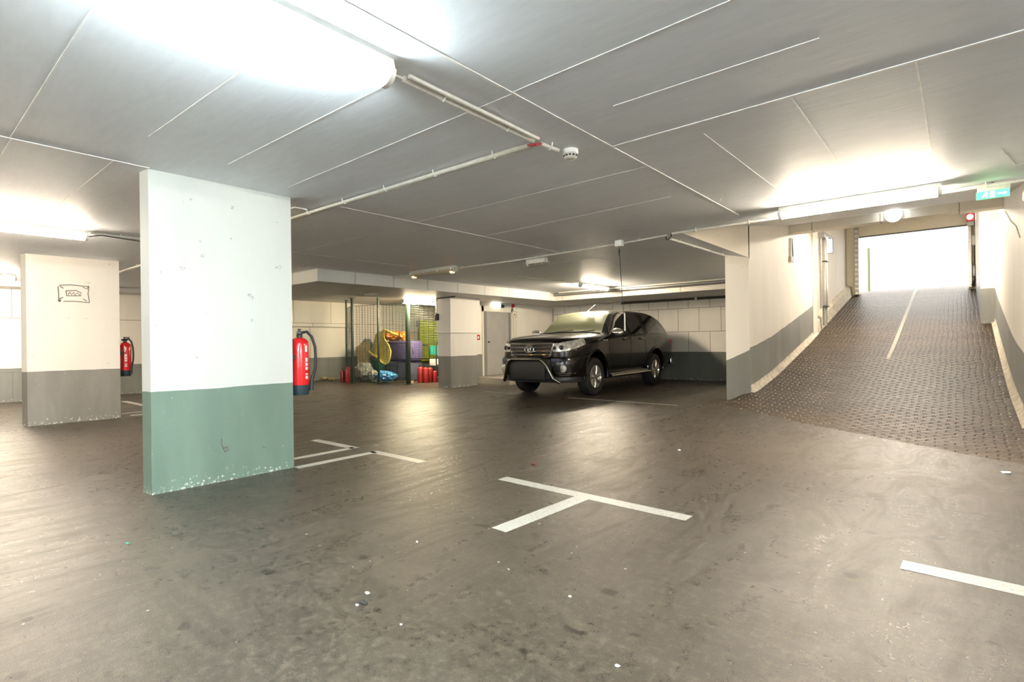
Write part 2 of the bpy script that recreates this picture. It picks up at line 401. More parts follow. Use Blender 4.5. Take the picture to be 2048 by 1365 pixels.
stripe(((-8.75, 9.33), (-7.55, 9.30)), .05); stripe(((-6.3, 9.3), (-3.9, 9.27)), .035)

# ceiling slab: over the hall and the car bay, with the ramp opening cut out
c = MB()
c.box((XW-.2, YS-.2, H), (XH+.2, 6.85, H+.25)); c.box((XW-.2, 6.85, H), (XR-.003, YN+.2, H+.25))
ceiling = struct(c.build('ceiling', 'ceiling_paint'))
SEAMS = [((-1.95, .2), (-1.95, 6.4)), ((-4.92, 3.0), (-4.93, 7.0)), ((-4.91, .3), (-4.95, 1.41)), ((-4.39, 1.79), (-2.4, 1.82)), ((-4.64, 2.41), (-1.95, 2.36)),
         ((-4.9, .594), (-1.95, .594)), ((-4.2, 1.2), (-2.4, 1.24)), ((-1.95, 2.345), (-.3, 2.31)), ((-1.95, 3.49), (3.6, 3.40)), ((-.755, 3.5), (-.75, 5.13)),
         ((-.165, 3.48), (-.157, 6.13)), ((-1.35, 3.7), (-1.33, 5.95)), ((.25, 5.56), (.36, 6.14)), ((.36, 6.14), (.58, 6.12)), ((-4.9, 4.11), (-1.96, 4.08)), ((-4.9, 5.29), (-2.2, 5.1)), ((-7.3, 1.18), (-4.95, 1.18)),
         ((-6.6, .61), (-4.95, .6)), ((-4.9, 7.35), (-4.75, 8.74)), ((-1.6, 2.89), (-.5, 2.89)), ((-7.9, 4.16), (-6.1, 4.18)), ((-7.3, 2.35), (-4.95, 2.35)), ((-7.9, .2), (-7.9, 6.5)), ((-4.9, 8.0), (-6.5, 8.1))]
W_ = {0: .016, 1: .014, 2: .02, 8: .020}
for i, (a, b_) in enumerate(SEAMS):
    a, b_ = Vector((*a, 0)), Vector((*b_, 0)); d = (b_-a).normalized(); n = Vector((-d.y, d.x, 0))*W_.get(i, .008)/2
    k = MB().prism([((p.x), (p.y)) for p in (a+n, b_+n, b_-n, a-n)], H-.004 if i in W_ else H-.0025, H+.002)
    k.build('ceiling_seam', 'seam_paint', ceiling)

# dropped beams (soffits)
k = MB(); k.box((XW, 5.37, 2.38), (-9.28, 7.3, H)); k.box((-11.6, 7.3, 2.38), (-9.28, YN, H)); k.box((-9.28, 13.05, 2.38), (-3.05, YN, H))
k.box((XW, 7.3, 2.55), (-11.6, YN, H)); k.box((XW, YS, 2.5), (-15.4, 5.37, H))
soff = struct(k.build('trim_1', 'soffit_paint'))
k = MB(); k.box((-9.281, 5.37, 2.384), (-9.272, 13.05, H-.001)); struct(k.build('trim_2', 'paint_soffit_y'))
k = MB(); k.box((XW, 5.36, 2.384), (-9.28, 5.371, H-.001)); k.box((-9.272, 13.04, 2.384), (-3.05, 13.051, H-.001)); struct(k.build('trim_3', 'paint_soffit_x'))

# walls
def wall(name, a, b_, mat='paint', uv=None):
    return struct(MB().box(a, b_).build(name, mat, uv=uv))
wall('wall_south', (XW-.2, YS-.2, -.02), (XH+.2, YS, H)); wall('wall_east', (XH, YS, -.02), (XH+.2, 6.85, H)); wall('wall_north_east', (XE+.2, 6.85, -.02), (XH+.2, 7.1, H+.05)) 
wall('wall_west', (XW-.2, YS, -.02), (XW, YN+.2, H), 'paint_block_y')
k = MB().box((XW, 5.37, 1.74), (-15.82, 10.4, 2.55)).box((XW, 10.4, 1.58), (-15.93, YN, 2.55)); struct(k.build('wall_west_upper', 'paint_block_y'))
wall('wall_north', (XW, YN, -.02), (-2.85, YN+.25, H+.2), 'paint_block_x')
wall('wall_door_side', (-11.08, 10.75, -.02), (-10.9, 11.62, 2.38)); wall('wall_door_side_east', (-11.08, 12.96, -.02), (-10.9, YN, 2.38)); wall('wall_door_head', (-11.08, 11.62, 2.2), (-10.9, 12.96, 2.38))
def ruv(co): return (co.y, co.z - prof(co.y))
def strip_wall(name, x0, x1, ylist, top, mat, low=-.05):
    k = MB(); n = len(ylist)
    for y in ylist:
        t = top(y); b0 = prof(y)+low
        k.v += [Vector((x0, y, b0)), Vector((x1, y, b0)), Vector((x1, y, t)), Vector((x0, y, t))]
    for i in range(n-1):
        for j in range(4): k.f.append((4*i+j, 4*i+(j+1) % 4, 4*i+4+(j+1) % 4, 4*i+4+j))
    k.f += [(0, 1, 2, 3), tuple(4*(n-1)+j for j in range(4))]
    return struct(k.build(name, mat, uv=ruv))
def roof(y): return 2.70 + (y-6.85)*.158
yy = [9.9, 10.3, 10.8, 11.36, 12.0, 12.47, 13.5, 14.6, 15.16]
strip_wall('wall_ramp_left', -3.05, XR, yy, lambda y: roof(y)+.3, 'paint_ramp')
# splayed end of that wall, against the bay
k = MB(); zb = lambda x, y: fz(x, y)-.05
pe = [(-3.03, 9.30), (XR, 9.90), (-3.05, 9.90), (-3.14, 9.42)]
k.prism([(-3.06, 9.30), (XR, 9.90), (-3.12, 9.90)], 0.0, H)
struct(k.build('wall_ramp_left_end', 'paint_ramp', uv=lambda co: (co.y, co.z-.02 - (0 if co.x < -3 else .17))))
k = MB().box((-3.05, 6.86, H+.001), (XR, 9.95, 4.0)); struct(k.build('wall_ramp_left_upper', 'paint_ramp_plain', uv=ruv))
strip_wall('wall_ramp_left_pilaster', -3.05, XR+.02, [15.16, 15.4, 15.68], lambda y: roof(y)+.3, 'paint_ramp_plain')
strip_wall('wall_ramp_left_far', -3.25, -2.97, [15.68, 16.2, 18, 20, 21.45], lambda y: roof(y)+.3, 'paint_ramp_plain')
k = MB(); 
for y in (15.68, 16.2, 17, 18.5, 20, 21.45): k.v += [Vector((-2.97, y, prof(y)-.05)), Vector((-2.80, y, prof(y)-.05)), Vector((-2.84, y, prof(y)+.30)), Vector((-2.97, y, prof(y)+.36))]
for i in range(5):
    for j in range(4): k.f.append((4*i+j, 4*i+(j+1) % 4, 4*i+4+(j+1) % 4, 4*i+4+j))
k.f += [(0, 1, 2, 3), (20, 21, 22, 23)]; struct(k.build('trim_4', 'curb_concrete'))
# cove at the foot of the ramp walls
def cove(name, x, sgn, y0, y1):
    k = MB(); n = 24
    for i in range(n+1):
        y = y0+(y1-y0)*i/n; z = prof(y)
        k.v += [Vector((x, y, z-.03)), Vector((x+sgn*.07, y, z-.03)), Vector((x+sgn*.06, y, z+.012)), Vector((x+sgn*.018, y, z+.05)), Vector((x, y, z+.13))]
    for i in range(n):
        for j in range(5): k.f.append((5*i+j, 5*i+(j+1) % 5, 5*i+5+(j+1) % 5, 5*i+5+j))
    k.f += [(0, 1, 2, 3, 4), tuple(5*n+j for j in range(5))]
    return struct(k.build(name, 'curb_concrete', smooth=True))
cove('trim_5', XR, 1, 9.95, 15.6); cove('trim_6', XE, -1, 8.6, 16.3)
strip_wall('wall_ramp_right', XE, XE+.2, [6.85, 8, 9.24, 10.3, 11.36, 12.47, 14.6, 16.2, 18, 21.45], lambda y: roof(y)+.3, 'paint_ramp')
# ramp roof, cross beam
k = MB(); k.v += [Vector(p) for p in ((-3.2, 6.85, roof(6.85)), (XE+.2, 6.85, roof(6.85)), (XE+.2, 22, roof(22)), (-3.2, 22, roof(22)), (-3.2, 6.85, roof(6.85)+.3), (XE+.2, 6.85, roof(6.85)+.3), (XE+.2, 22, roof(22)+.3), (-3.2, 22, roof(22)+.3))]
k.f += [(0, 3, 2, 1), (4, 5, 6, 7), (0, 1, 5, 4), (1, 2, 6, 5), (2, 3, 7, 6), (3, 0, 4, 7)]
struct(k.build('ceiling_ramp', 'ceiling_paint'))
k = MB().box((XR, 12.79, 3.47), (XE, 13.1, roof(13.1)+.05)); struct(k.build('trim_7', 'paint_soffit_x'))
# pilaster on the right of the ramp, with its grey foot
strip_wall('wall_ramp_right_pilaster', .36, XE+.01, [16.35, 16.6, 17.0, 21.3], lambda y: roof(y)+.2, 'paint_ramp')

# portal wall at the head of the ramp and the rolling gate
YG = 21.475
k = MB().box((-3.2, YG, 4.57), (.8, YG+.25, roof(YG)+.4)).box((-3.2, YG, 2.4), (-2.60, YG+.25, 4.57)).box((.20, YG, 2.4), (.8, YG+.25, 4.57))
struct(k.build('wall_portal', 'gate_panel'))
gt = thing('rolling_gate', 'rolled up cream gate with side rails at the top of the ramp', 'gate', (-1.2, YG-.15, 4.57))
def rel(k, o):
    L = Vector(o.location); a = o.rotation_euler[2]; R = Matrix.Rotation(-a, 3, 'Z')
    k.v = [R @ (Vector(v)-L) for v in k.v]; return k
rel(MB().rbox((-2.62, YG-.12, 4.55), (.22, YG-.02, 4.95), .03), gt).build('gate_curtain', 'gate_panel', gt, True)
rel(MB().box((-2.62, YG-.14, 4.53), (.22, YG-.02, 4.56)), gt).build('bottom_bar', 'dark_metal', gt)
rel(MB().box((-2.72, YG-.22, 2.62), (-2.60, YG-.02, 5.0)).box((-2.70, YG-.25, 2.62), (-2.68, YG-.22, 5.0)), gt).build('side_rail', 'galv', gt)
rel(MB().box((.20, YG-.22, 2.66), (.27, YG-.02, 4.6)), gt).build('side_rail', 'galv', gt)
for i in range(14): rel(MB().box((-2.71, YG-.255, 2.7+i*.16), (-2.61, YG-.215, 2.78+i*.16)), gt).build('rail_bracket', 'grey_metal', gt)
dr = thing('gate_drive', 'grey motor and chain box mounted beside the gate opening on the right', 'gate motor', (.36, YG-.2, 2.9))
rel(MB().rbox((.28, YG-.25, 3.9), (.36, YG-.08, 4.2), .02), dr).build('motor', 'old_plastic', dr, True)
rel(MB().tube([(.31, YG-.17, 2.75), (.31, YG-.17, 3.9)], .022), dr).build('chain_tube', 'galv', dr, True)
rel(MB().rbox((.28, YG-.25, 2.95), (.38, YG-.1, 3.3), .03), dr).build('spring_housing', 'grey_metal', dr, True)
rel(MB().tube([(.27, YG-.2, 2.7), (.36, YG-.2, 2.9)], .03), dr).build('foot_bracket', 'dark_metal', dr, True)
sg = thing('signal_lamp', 'red signal lamp with round white lens above the gate rail', 'signal lamp', (.25, YG-.35, 4.48))
rel(MB().rbox((.16, YG-.45, 4.60), (.34, YG-.28, 4.86), .02), sg).build('housing', 'sign_red', sg, True)
rel(MB().lathe([(.03, -.02), (.07, 0), (.07, .02)], (.24, YG-.47, 4.73), 'y'), sg).build('lens', 'signal_white', sg, True)
rel(MB().box((.17, YG-.40, 4.48), (.33, YG-.30, 4.60)), sg).build('bracket', 'grey_metal', sg)
# yard seen through the gate
k = MB().box((-9, 26, 2.0), (6, 60, 2.86)); struct(k.build('floor_yard', 'concrete_yard'))
k = MB().tube([(-3.0, 27.5, 2.86), (-3.0, 27.5, 5.0)], .05).lathe([(.09, 0), (.09, .02)], (-3.0, 27.5, 2.86))
tag(k.build('yard_post', 'outside_post', smooth=True), 'thin pale yellow post standing in daylight beyond the gate', 'post')

# pillars
def pillar(poly, label, top=H, mat='paint_pillar_lamp_green'):
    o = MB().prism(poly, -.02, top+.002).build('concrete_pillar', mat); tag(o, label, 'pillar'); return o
pA = pillar([(-5.135, 1.395), (-4.975, 1.41), (-4.965, 2.595), (-5.135, 2.595)], 'large nearest white concrete pillar with grey painted foot, green lamplight in its colour')
pB = pillar([(-10.98, 1.42), (-10.82, 1.46), (-10.78, 2.62), (-10.98, 2.62)], 'white concrete pillar with a small ink drawing on its face', mat='paint_pillar_grey')
pC = pillar([(-10.64, 9.60), (-10.16, 9.60), (-10.16, 10.60), (-10.64, 10.60)], 'pillar between the wire cage and the grey steel door', 1.43, 'paint_pillar_grey')
k = MB().box((-10.66, 9.57, 1.435), (-10.12, 10.68, 2.385)); o = k.build('upper_cladding', 'paint', pC)
for pts in ([(444, 878), (443, 888), (446, 897), (451, 905)], [(446, 896), (456, 894)], [(449, 903), (458, 900)], [(450, 905), (447, 896), (455, 898)], [(524, 893), (530, 896)]):
    MB().tube([onx(a, b_, -4.968) for a, b_ in pts], .004, 5).build('scuff_mark', 'ink', pA, True)
# ink drawing on the second pillar: a rectangle with scroll corners round a small scribble
k = MB()
def inkline(pts, r=.006): k.tube([onx(a, b_, -10.795) for a, b_ in pts], r, 5)
inkline([(116, 573), (117, 588), (118, 603)]); inkline([(118, 571), (140, 570), (160, 572), (178, 574)]); inkline([(178, 574), (176, 588), (179, 605)]); inkline([(127, 603), (150, 603), (179, 606)])
inkline([(116, 602), (121, 600), (119, 604)], .012); inkline([(120, 573), (127, 577)]); inkline([(166, 575), (174, 579), (177, 572)]); inkline([(166, 598), (174, 603)]); inkline([(119, 598), (126, 595)])
inkline([(132, 582), (133, 592), (150, 592), (162, 592), (162, 586), (152, 581), (132, 582)]); inkline([(136, 590), (140, 584), (143, 590), (148, 585), (150, 591), (155, 586), (160, 591)])
k.build('ink_drawing', 'ink', pB)

# concrete step and steel door
struct(MB().box((-10.9, 11.1, -.02), (-9.45, 13.5, .165)).build('trim_8', 'step_concrete', bevel=.008))
d = MB().box((-10.98, 11.80, .17), (-10.94, 12.86, 2.10)).build('door_1', 'door_grey'); struct(d)
MB().box((-11.0, 11.64, .165), (-10.90, 11.80, 2.2)).box((-11.0, 12.86, .165), (-10.90, 12.95, 2.2)).build('door_frame', 'frame_dark', d)
MB().box((-10.93, 11.58, .165), (-10.88, 11.65, 2.26)).box((-10.93, 12.93, .165), (-10.88, 13.0, 2.26)).box((-10.93, 11.58, 2.1), (-10.88, 13.0, 2.26)).build('door_trim', 'frame_cream', d)
MB().rbox((-10.95, 11.88, 1.16), (-10.88, 11.92, 1.20), .008).build('door_handle', 'dark_metal', d, True)
struct(MB().box((-10.9, 13.02, .165), (-10.87, 13.2, 2.37)).build('trim_9', 'frame_cream'))

# ------------------------------------------------------------------ luminaires
def lamp(x, y, along, L, mat, label, zt=H, w=.13, on=True, dz=.0):
    """strip luminaire: housing, clear cover, end caps; centre x,y; along 'x' or 'y'"""
    t = thing('strip_lamp', label, 'lamp', (x, y, zt-.11-dz), 0 if along == 'y' else -PI/2)
    h = L/2
    k = MB(); 
    prf = [(-w*.42, .11+dz), (-w/2, .055), (w/2, .055), (w*.42, .11+dz)]
    for yy_ in (-h, h): k.v += [Vector((p[0], yy_, p[1])) for p in prf]
    k.f += [(0, 1, 2, 3), (4, 7, 6, 5)] + [(i, (i+1) % 4, 4+(i+1) % 4, 4+i) for i in range(4)]
    k.build('housing', 'old_plastic' if not on else 'white_plastic', t)
    k = MB(); arc = [(w/2*math.cos(a), .062+.072*math.sin(a)) for a in [PI + PI*i/8 for i in range(9)]]; n = len(arc)
    for yy_ in (-h+.02, h-.02): k.v += [Vector((p[0]*.93, yy_, p[1]-.001)) for p in arc]
    k.f += [tuple(range(n)), tuple(n+i for i in reversed(range(n)))] + [(i, (i+1) % n, n+(i+1) % n, n+i) for i in range(n)]
    k.build('diffuser', mat, t, True)
    for s_ in (-1, 1):
        k = MB()
        for yy_ in (s_*(h-.022), s_*(h+.008)): k.v += [Vector((p[0], yy_, p[1]-.003)) for p in arc]
        k.f += [tuple(range(n)), tuple(n+i for i in reversed(range(n)))] + [(i, (i+1) % n, n+(i+1) % n, n+i) for i in range(n)]
        k.build('end_cap', 'old_plastic', t, True)
    c0 = None
    for yy_ in (-h*.9, -h*.3, h*.3, h*.9):
        for s_ in (-1, 1):
            if c0 is None: c0 = q = MB().box((-.006, -.012, .035), (.006, .012, .075)).build('clip', 'white_plastic', t)
            else: q = c0.copy(); COL.objects.link(q)
            q.location = (s_*w/2, yy_, 0)
    return t
lamp(-2.225, 1.03, 'y', 1.30, 'light_near', 'large white strip lamp in the foreground, nearest on the ceiling', w=.15)
lamp(-8.2, 1.02, 'y', 1.30, 'light_left', 'glowing strip lamp on the ceiling left of the nearest pillar')
lamp(-14.05, 1.1, 'y', 1.30, 'light_far', 'small far strip lamp at the left edge near the far wall')
lamp(-.82, 6.40, 'x', 1.38, 'light_ramp', 'glowing strip lamp across the foot of the ramp')
t = lamp(-7.83, 6.95, 'x', 1.28, 'diffuser_off', 'unlit strip lamp with two orange glowing ends', on=False)
for s_ in (-1, 1):
    MB().lathe([(.02, -.05), (.043, -.03), (.043, .03), (.02, .05)], (0, s_*.55, .02), 'y').build('tube_end', 'glow', t, True)
lamp(-7.15, 11.8, 'y', 1.30, 'light_bay', 'lit strip lamp above the parked black pickup')
t = lamp(-11.80, 10.0, 'y', 1.30, 'light_cage', 'lit strip lamp above the wire cage', 2.40)
for q in (-.4, .4): MB().tube([(0, q, .10), (0, q, .26)], .008, 6).build('hanger_rod', 'galv', t)
lamp(-1.1, 15.0, 'x', 1.38, 'light_far', 'added unseen strip lamp on the ramp roof beyond the cross beam', 3.93)  # put in out of sight to brighten the ramp walls
# unseen strip lamps added behind and beside the camera to brighten floor and ceiling
lamp(3.75, 1.03, 'y', 1.30, 'light_added', 'added unseen strip lamp to the right of the camera'); lamp(1.0, -2.4, 'y', 1.30, 'light_added', 'added unseen strip lamp behind the camera, right of its middle')
lamp(-8.2, -2.4, 'y', 1.30, 'light_left', 'added unseen strip lamp behind the camera, left row'); lamp(-2.225, -2.6, 'y', 1.30, 'light_near', 'added unseen strip lamp behind the camera, right row')
t = thing('door_lamp', 'small lit box lamp above the grey steel door', 'lamp', (-10.88, 12.2, 2.29))
MB().rbox((-.02, -.17, -.05), (.06, .17, .05), .012).build('housing', 'light_door', t, True)
MB().rbox((-.02, .19, -.06), (.04, .36, .04), .01).build('end_box', 'bin_green', t, True)
t = thing('guarded_lamp', 'small unlit caged lamp under the long conduit', 'lamp', (-5.45, 7.16, 2.50))
MB().rbox((-.20, -.05, .0), (.20, .05, .08), .01).build('housing', 'old_plastic', t, True)
k = MB()
for s_ in (-.055, 0, .055): k.tube([(-.24, s_, .03), (-.22, s_, -.035), (.2, s_, -.035), (.22, s_, .03)], .006)
for q in (-.15, 0, .15): k.tube([(q, -.06, .02), (q, -.055, -.035), (q, .055, -.035), (q, .06, .02)], .005)
k.build('guard', 'galv', t, True)
t = thing('vent_box', 'thin white box under the dropped beam left of the cage', 'vent', (-10.78, 7.6, 2.365)); MB().rbox((-.2, -.05, -.02), (.2, .05, .015), .006).build('cover', 'white_plastic', t, True)
t = thing('round_lamp', 'round white lamp on the cross beam over the ramp', 'lamp', (-.98, 12.76, 3.56)); MB().lathe([(.11, .0), (.12, -.03), (.09, -.06)], (0, 0, 0), 'y').build('bowl', 'signal_white', t, True); MB().lathe([(.14, .03), (.14, -.005)], (0, 0, 0), 'y').build('ring', 'white_plastic', t, True)

# ------------------------------------------------------------------ conduits
def conduit(pts, label, r=.014, drop=.03, z=H, clips=.55, double=False, mat='old_plastic'):
    t = thing('cable_conduit', label, 'conduit', (pts[0][0], pts[0][1], z-drop)); k = MB(); P0 = Vector((pts[0][0], pts[0][1], 0))
    pp = [Vector((p[0], p[1], 0))-P0 for p in pts]; k.tube(pp, r)
    if double: k.tube([p+Vector((0, .045, 0)) if abs(pp[-1].x) > abs(pp[-1].y) else p+Vector((.045, 0, 0)) for p in pp], r*.7)
    k.build('pipe', mat, t, True)
    c0 = None
    for a, b_ in zip(pp, pp[1:]):
        L = (b_-a).length; n = max(1, int(L/clips)); d = (b_-a)/max(L, 1e-6)
        for i in range(n):
            q = Vector((0, 0, 0)); w = Vector((-d.y, d.x, 0)); c_ = MB()
            c_.tube([q-w*.028+Vector((0, 0, drop-.003)), q-w*.022+Vector((0, 0, -.003)), q+Vector((0, 0, -r-.003)), q+w*.022+Vector((0, 0, -.003)), q+w*.028+Vector((0, 0, drop-.003))], .005, 5)
            if c0 is None: c0 = o_ = c_.build('clip', 'white_plastic', t, True)
            else: o_ = c0.copy(); COL.objects.link(o_); o_.data = c0.data
            o_.location = a+(b_-a)*((i+.5)/n)
    return t
conduit([(-2.235, 1.80), (-2.255, 2.94)], 'short double conduit from the nearest lamp towards the smoke detector', .017, double=True)
conduit([(-2.255, 3.02), (-2.24, 3.22)], 'stub of conduit running into the smoke detector', .014)
conduit([(-2.33, 2.99), (-5.6, 2.96), (-9, 2.94), (-15.6, 2.92)], 'long conduit crossing the ceiling behind the nearest pillar', .017, double=True)
conduit([(-8.15, 1.70), (-8.12, 2.9)], 'conduit running on from the left glowing lamp')
conduit([(-8.05, -1.8), (-8.05, 1.7)], 'thin conduit alongside the left glowing lamp', .010)
conduit([(-13.9, 1.8), (-13.9, 2.9)], 'conduit between the two left pillars near the far lamp', .012)
conduit([(-9.2, 7.05), (-5.7, 7.10), (-3.85, 6.95), (-3.0, 6.82)], 'long conduit from the unlit lamp to the ramp opening')
conduit([(-2.9, 6.76), (-1.6, 6.74), (.55, 6.64)], 'conduit along the ceiling edge above the ramp lamp', .016)
conduit([(-3.07, 7.1), (-3.02, 9.3)], 'white conduit along the beam beside the ramp wall', .016, mat='white_plastic')
conduit([(-7.3, 8.9), (-7.2, 11.1)], 'thin conduit leading to the lamp above the pickup', .009)
tag(MB().tube([(-2.235, 1.66, 2.56), (-2.24, 1.72, 2.59), (-2.235, 1.80, 2.59)], .007).build('lamp_cable', 'old_plastic', smooth=True), 'short loose cable at the end of the nearest lamp', 'cable')
tag(MB().tube([(-2.34, 2.985, 2.59), (-2.30, 2.97, 2.575), (-2.26, 2.975, 2.572), (-2.25, 3.03, 2.59)], .010).build('red_cable', 'cable_red', smooth=True), 'short dark red cable bridging two conduits by the detector', 'cable')
tag(MB().tube([(-3.02, 6.84, 2.585), (-3.0, 6.80, 2.53), (-2.95, 6.76, 2.52), (-2.91, 6.76, 2.56), (-2.93, 6.79, 2.59)], .008).build('looped_cable', 'cable_black', smooth=True), 'small looped cable joining conduits at the ramp opening', 'cable')
tag(MB().tube([(-8.16, 1.66, 2.54), (-8.14, 1.8, 2.575), (-8.12, 2.3, 2.55), (-8.1, 2.9, 2.58)], .006).build('sagging_cable', 'cable_black', smooth=True), 'dark cable sagging from the left glowing lamp', 'cable')
# big pipes along the bay beam
tag(MB().tube([(-9.1, 12.9, 2.555), (-3.05, 12.9, 2.545)], .045, 12).build('ceiling_pipe', 'grey_metal', smooth=True), 'grey pipe running along the bay beam above the pickup', 'pipe')
tag(MB().tube([(-8.9, 12.72, 2.585), (-3.05, 12.72, 2.58)], .022, 10).build('ceiling_pipe', 'old_plastic', smooth=True), 'thin pale pipe in front of the grey pipe on the bay beam', 'pipe')
t = thing('cable_tray', 'dark cable tray along the top of the block wall behind the pickup', 'cable tray', (-8, 15.0, 2.3))
rel(MB().box((-8.15, 15.0, 2.31), (-3.06, 15.12, 2.345)).box((-8.15, 14.99, 2.31), (-3.06, 15.0, 2.375)), t).build('tray', 'duct_dark', t)
k = MB()
for x in (-8.15, -5.75, -4.85): k.box((x-.03, 14.96, 2.29), (x+.03, 15.14, 2.385))
rel(k, t).build('bracket', 'old_plastic', t)
tag(MB().tube([(-10.6, 15.1, 2.33), (-8.2, 15.1, 2.34)], .03, 10).build('wall_pipe', 'old_plastic', smooth=True), 'pale pipe at the top corner of the bay left of the cable tray', 'pipe')
tag(MB().tube([(-10.82, 15.1, .1), (-10.82, 15.1, 2.3)], .018, 8).build('corner_pipe', 'grey_metal', smooth=True), 'thin upright pipe in the bay corner behind the pickup', 'pipe')

# ------------------------------------------------------------------ detector, cable box, signs
t = thing('smoke_detector', 'white smoke detector hanging under the ceiling', 'smoke detector', (-2.215, 3.34, H))
MB().lathe([(.058, 0), (.058, -.03), (.055, -.034)], seg=28).build('base', 'white_plastic', t, True)
MB().lathe([(.05, -.034), (.052, -.05), (.046, -.062), (.03, -.07), (.012, -.072)], seg=28).build('head', 'old_plastic', t, True)
k = MB()
for i in range(12):
    a = 2*PI*i/12; R_ = Matrix.Rotation(a, 3, 'Z'); k.box((.044, -.009, -.055), (.0525, .009, -.042), R_, (0, 0, -.05))
k.build('vent_slot', 'black_plastic', t)
t = thing('switch_box', 'white ceiling box with a hanging pull cord above the pickup', 'pull switch', (-3.73, 6.85, H))
MB().rbox((-.055, -.04, -.09), (.055, .04, 0), .01).build('box', 'white_plastic', t, True)
MB().tube([(0, 0, -.09), (0, 0, -.12), (.03, 0, -.7), (.07, 0, -1.22)], .0045, 6).build('cord', 'cable_black', t, True)
MB().lathe([(.004, 0), (.011, .02), (.011, .08), (.004, .1)], (0, 0, -.22)).build('knot', 'black_rubber', t, True)
MB().lathe([(.005, 0), (.010, .01), (.008, .24), (.004, .26)], (.072, 0, -1.30)).build('pull_handle', 'white_plastic', t, True)

t = thing('exit_sign', 'green exit sign with white running figure hanging by the ramp', 'exit sign', (.24, 6.69, 2.55))
MB().box((-.115, -.015, -.075), (.115, .015, -.01)).build('plate', 'exit_green', t)
k = MB()  # running figure, door and arrow as thin raised shapes
k.lathe([(.007, -.0165), (.007, -.0155)], (-.045, 0, -.022), 'y', 10)
for a, b_ in (((-.047, -.030), (-.052, -.048)), ((-.052, -.048), (-.040, -.056)), ((-.040, -.056), (-.042, -.068)), ((-.052, -.048), (-.066, -.058)), ((-.066, -.058), (-.076, -.056)), ((-.047, -.032), (-.034, -.040)), ((-.047, -.032), (-.060, -.036)), ((-.062, -.036), (-.064, -.046))):
    k.tube([(a[0], -.016, a[1]), (b_[0], -.016, b_[1])], .0035, 5)
k.box((-.02, -.0165, -.07), (.012, -.0152, -.016)).box((.03, -.0165, -.048), (.075, -.0152, -.038))
k.prism([(.075, 0), (.075, 0.03), (.1, .015)], 0, .001); 
for v in k.v[-6:]: v.x, v.y, v.z = v.x, -.0165+v.z, -.058+v.y
k.build('pictogram', 'exit_white', t)
MB().box((-.11, -.02, -.008), (.12, .02, .03)).build('housing', 'old_plastic', t)
MB().box((-.01, -.01, .03), (.01, .01, .07)).build('hanger', 'dark_metal', t)
tag(MB().tube([(.40, 8.3, 2.62), (.46, 8.5, 2.52), (.52, 8.8, 2.50), (.57, 9.1, 2.40)], .008).build('loose_cable', 'old_plastic', smooth=True), 'loose pale cable below the green exit sign', 'cable')
t = thing('wall_lamp_bracket', 'small grey bracket fixture on the right wall by the exit sign', 'bracket', (.55, 7.4, 2.6)); MB().rbox((-.06, -.08, -.05), (.05, .08, .03), .01).build('box', 'white_plastic', t, True); MB().tube([(0, .1, -.02), (.02, .25, -.08), (.04, .4, -.05)], .02).build('arm', 'grey_metal', t, True)
t = thing('alarm_bell', 'red fire alarm sounder on the wall right of the steel door', 'alarm', (-10.86, 12.97, 2.36)); MB().lathe([(.055, -.02), (.06, .03), (.04, .06)], (0, 0, -.05), 'x').build('sounder', 'sign_red', t, True); MB().box((-.03, -.11, -.12), (.0, .11, .015)).build('plate', 'white_plastic', t)
t = thing('wall_sign', 'white sign with a brown figure under the red alarm', 'sign', (-10.865, 13.06, 2.04)); MB().box((-.006, -.10, -.10), (.006, .10, .10)).build('plate', 'label_white', t)
k = MB().box((.006, -.095, -.095), (.009, .095, -.08)).box((.006, -.095, .08), (.009, .095, .095)).box((.006, -.095, -.08), (.009, -.082, .08)).box((.006, .082, -.08), (.009, .095, .08))
k.tube([(.009, -.06, -.05), (.009, 0, .04), (.009, .05, -.02)], .012, 6).tube([(.009, -.02, .0), (.009, .04, -.06)], .01, 6); k.build('pictogram', 'wood', t)
t = thing('call_point', 'red fire call point between the pillar and steel door', 'fire alarm button', (-10.89, 11.36, 1.32)); MB().rbox((-.01, -.075, -.075), (.05, .075, .075), .01).build('box', 'red_gloss', t, True); MB().box((.05, -.03, -.04), (.053, .03, .035)).build('button', 'label_white', t)
t = thing('switch_box', 'dark switch box at the end of a pipe on the cage pillar', 'switch', (-10.60, 9.55, 1.9)); MB().rbox((-.05, -.05, -.13), (.05, .02, .05), .01).build('box', 'dark_metal', t, True); MB().tube([(0, -.02, .05), (0, -.02, .40), (.02, -.02, .45)], .022).build('pipe', 'galv', t, True); MB().tube([(0, -.02, .45), (.7, -.02, .46)], .014).build('cable', 'cable_black', t, True)
tag(MB().tube([(-10.88, 11.02, .2), (-10.88, 11.02, 1.4)], .014).build('riser_pipe', 'cable_black', smooth=True), 'thin dark upright pipe behind the pillar beside the call point', 'pipe')
tag(MB().tube([(-10.88, 11.30, 1.4), (-10.88, 11.30, 2.3), (-10.87, 11.5, 2.33)], .012).build('riser_pipe', 'galv', smooth=True), 'thin metal pipe rising from the red call point', 'pipe')

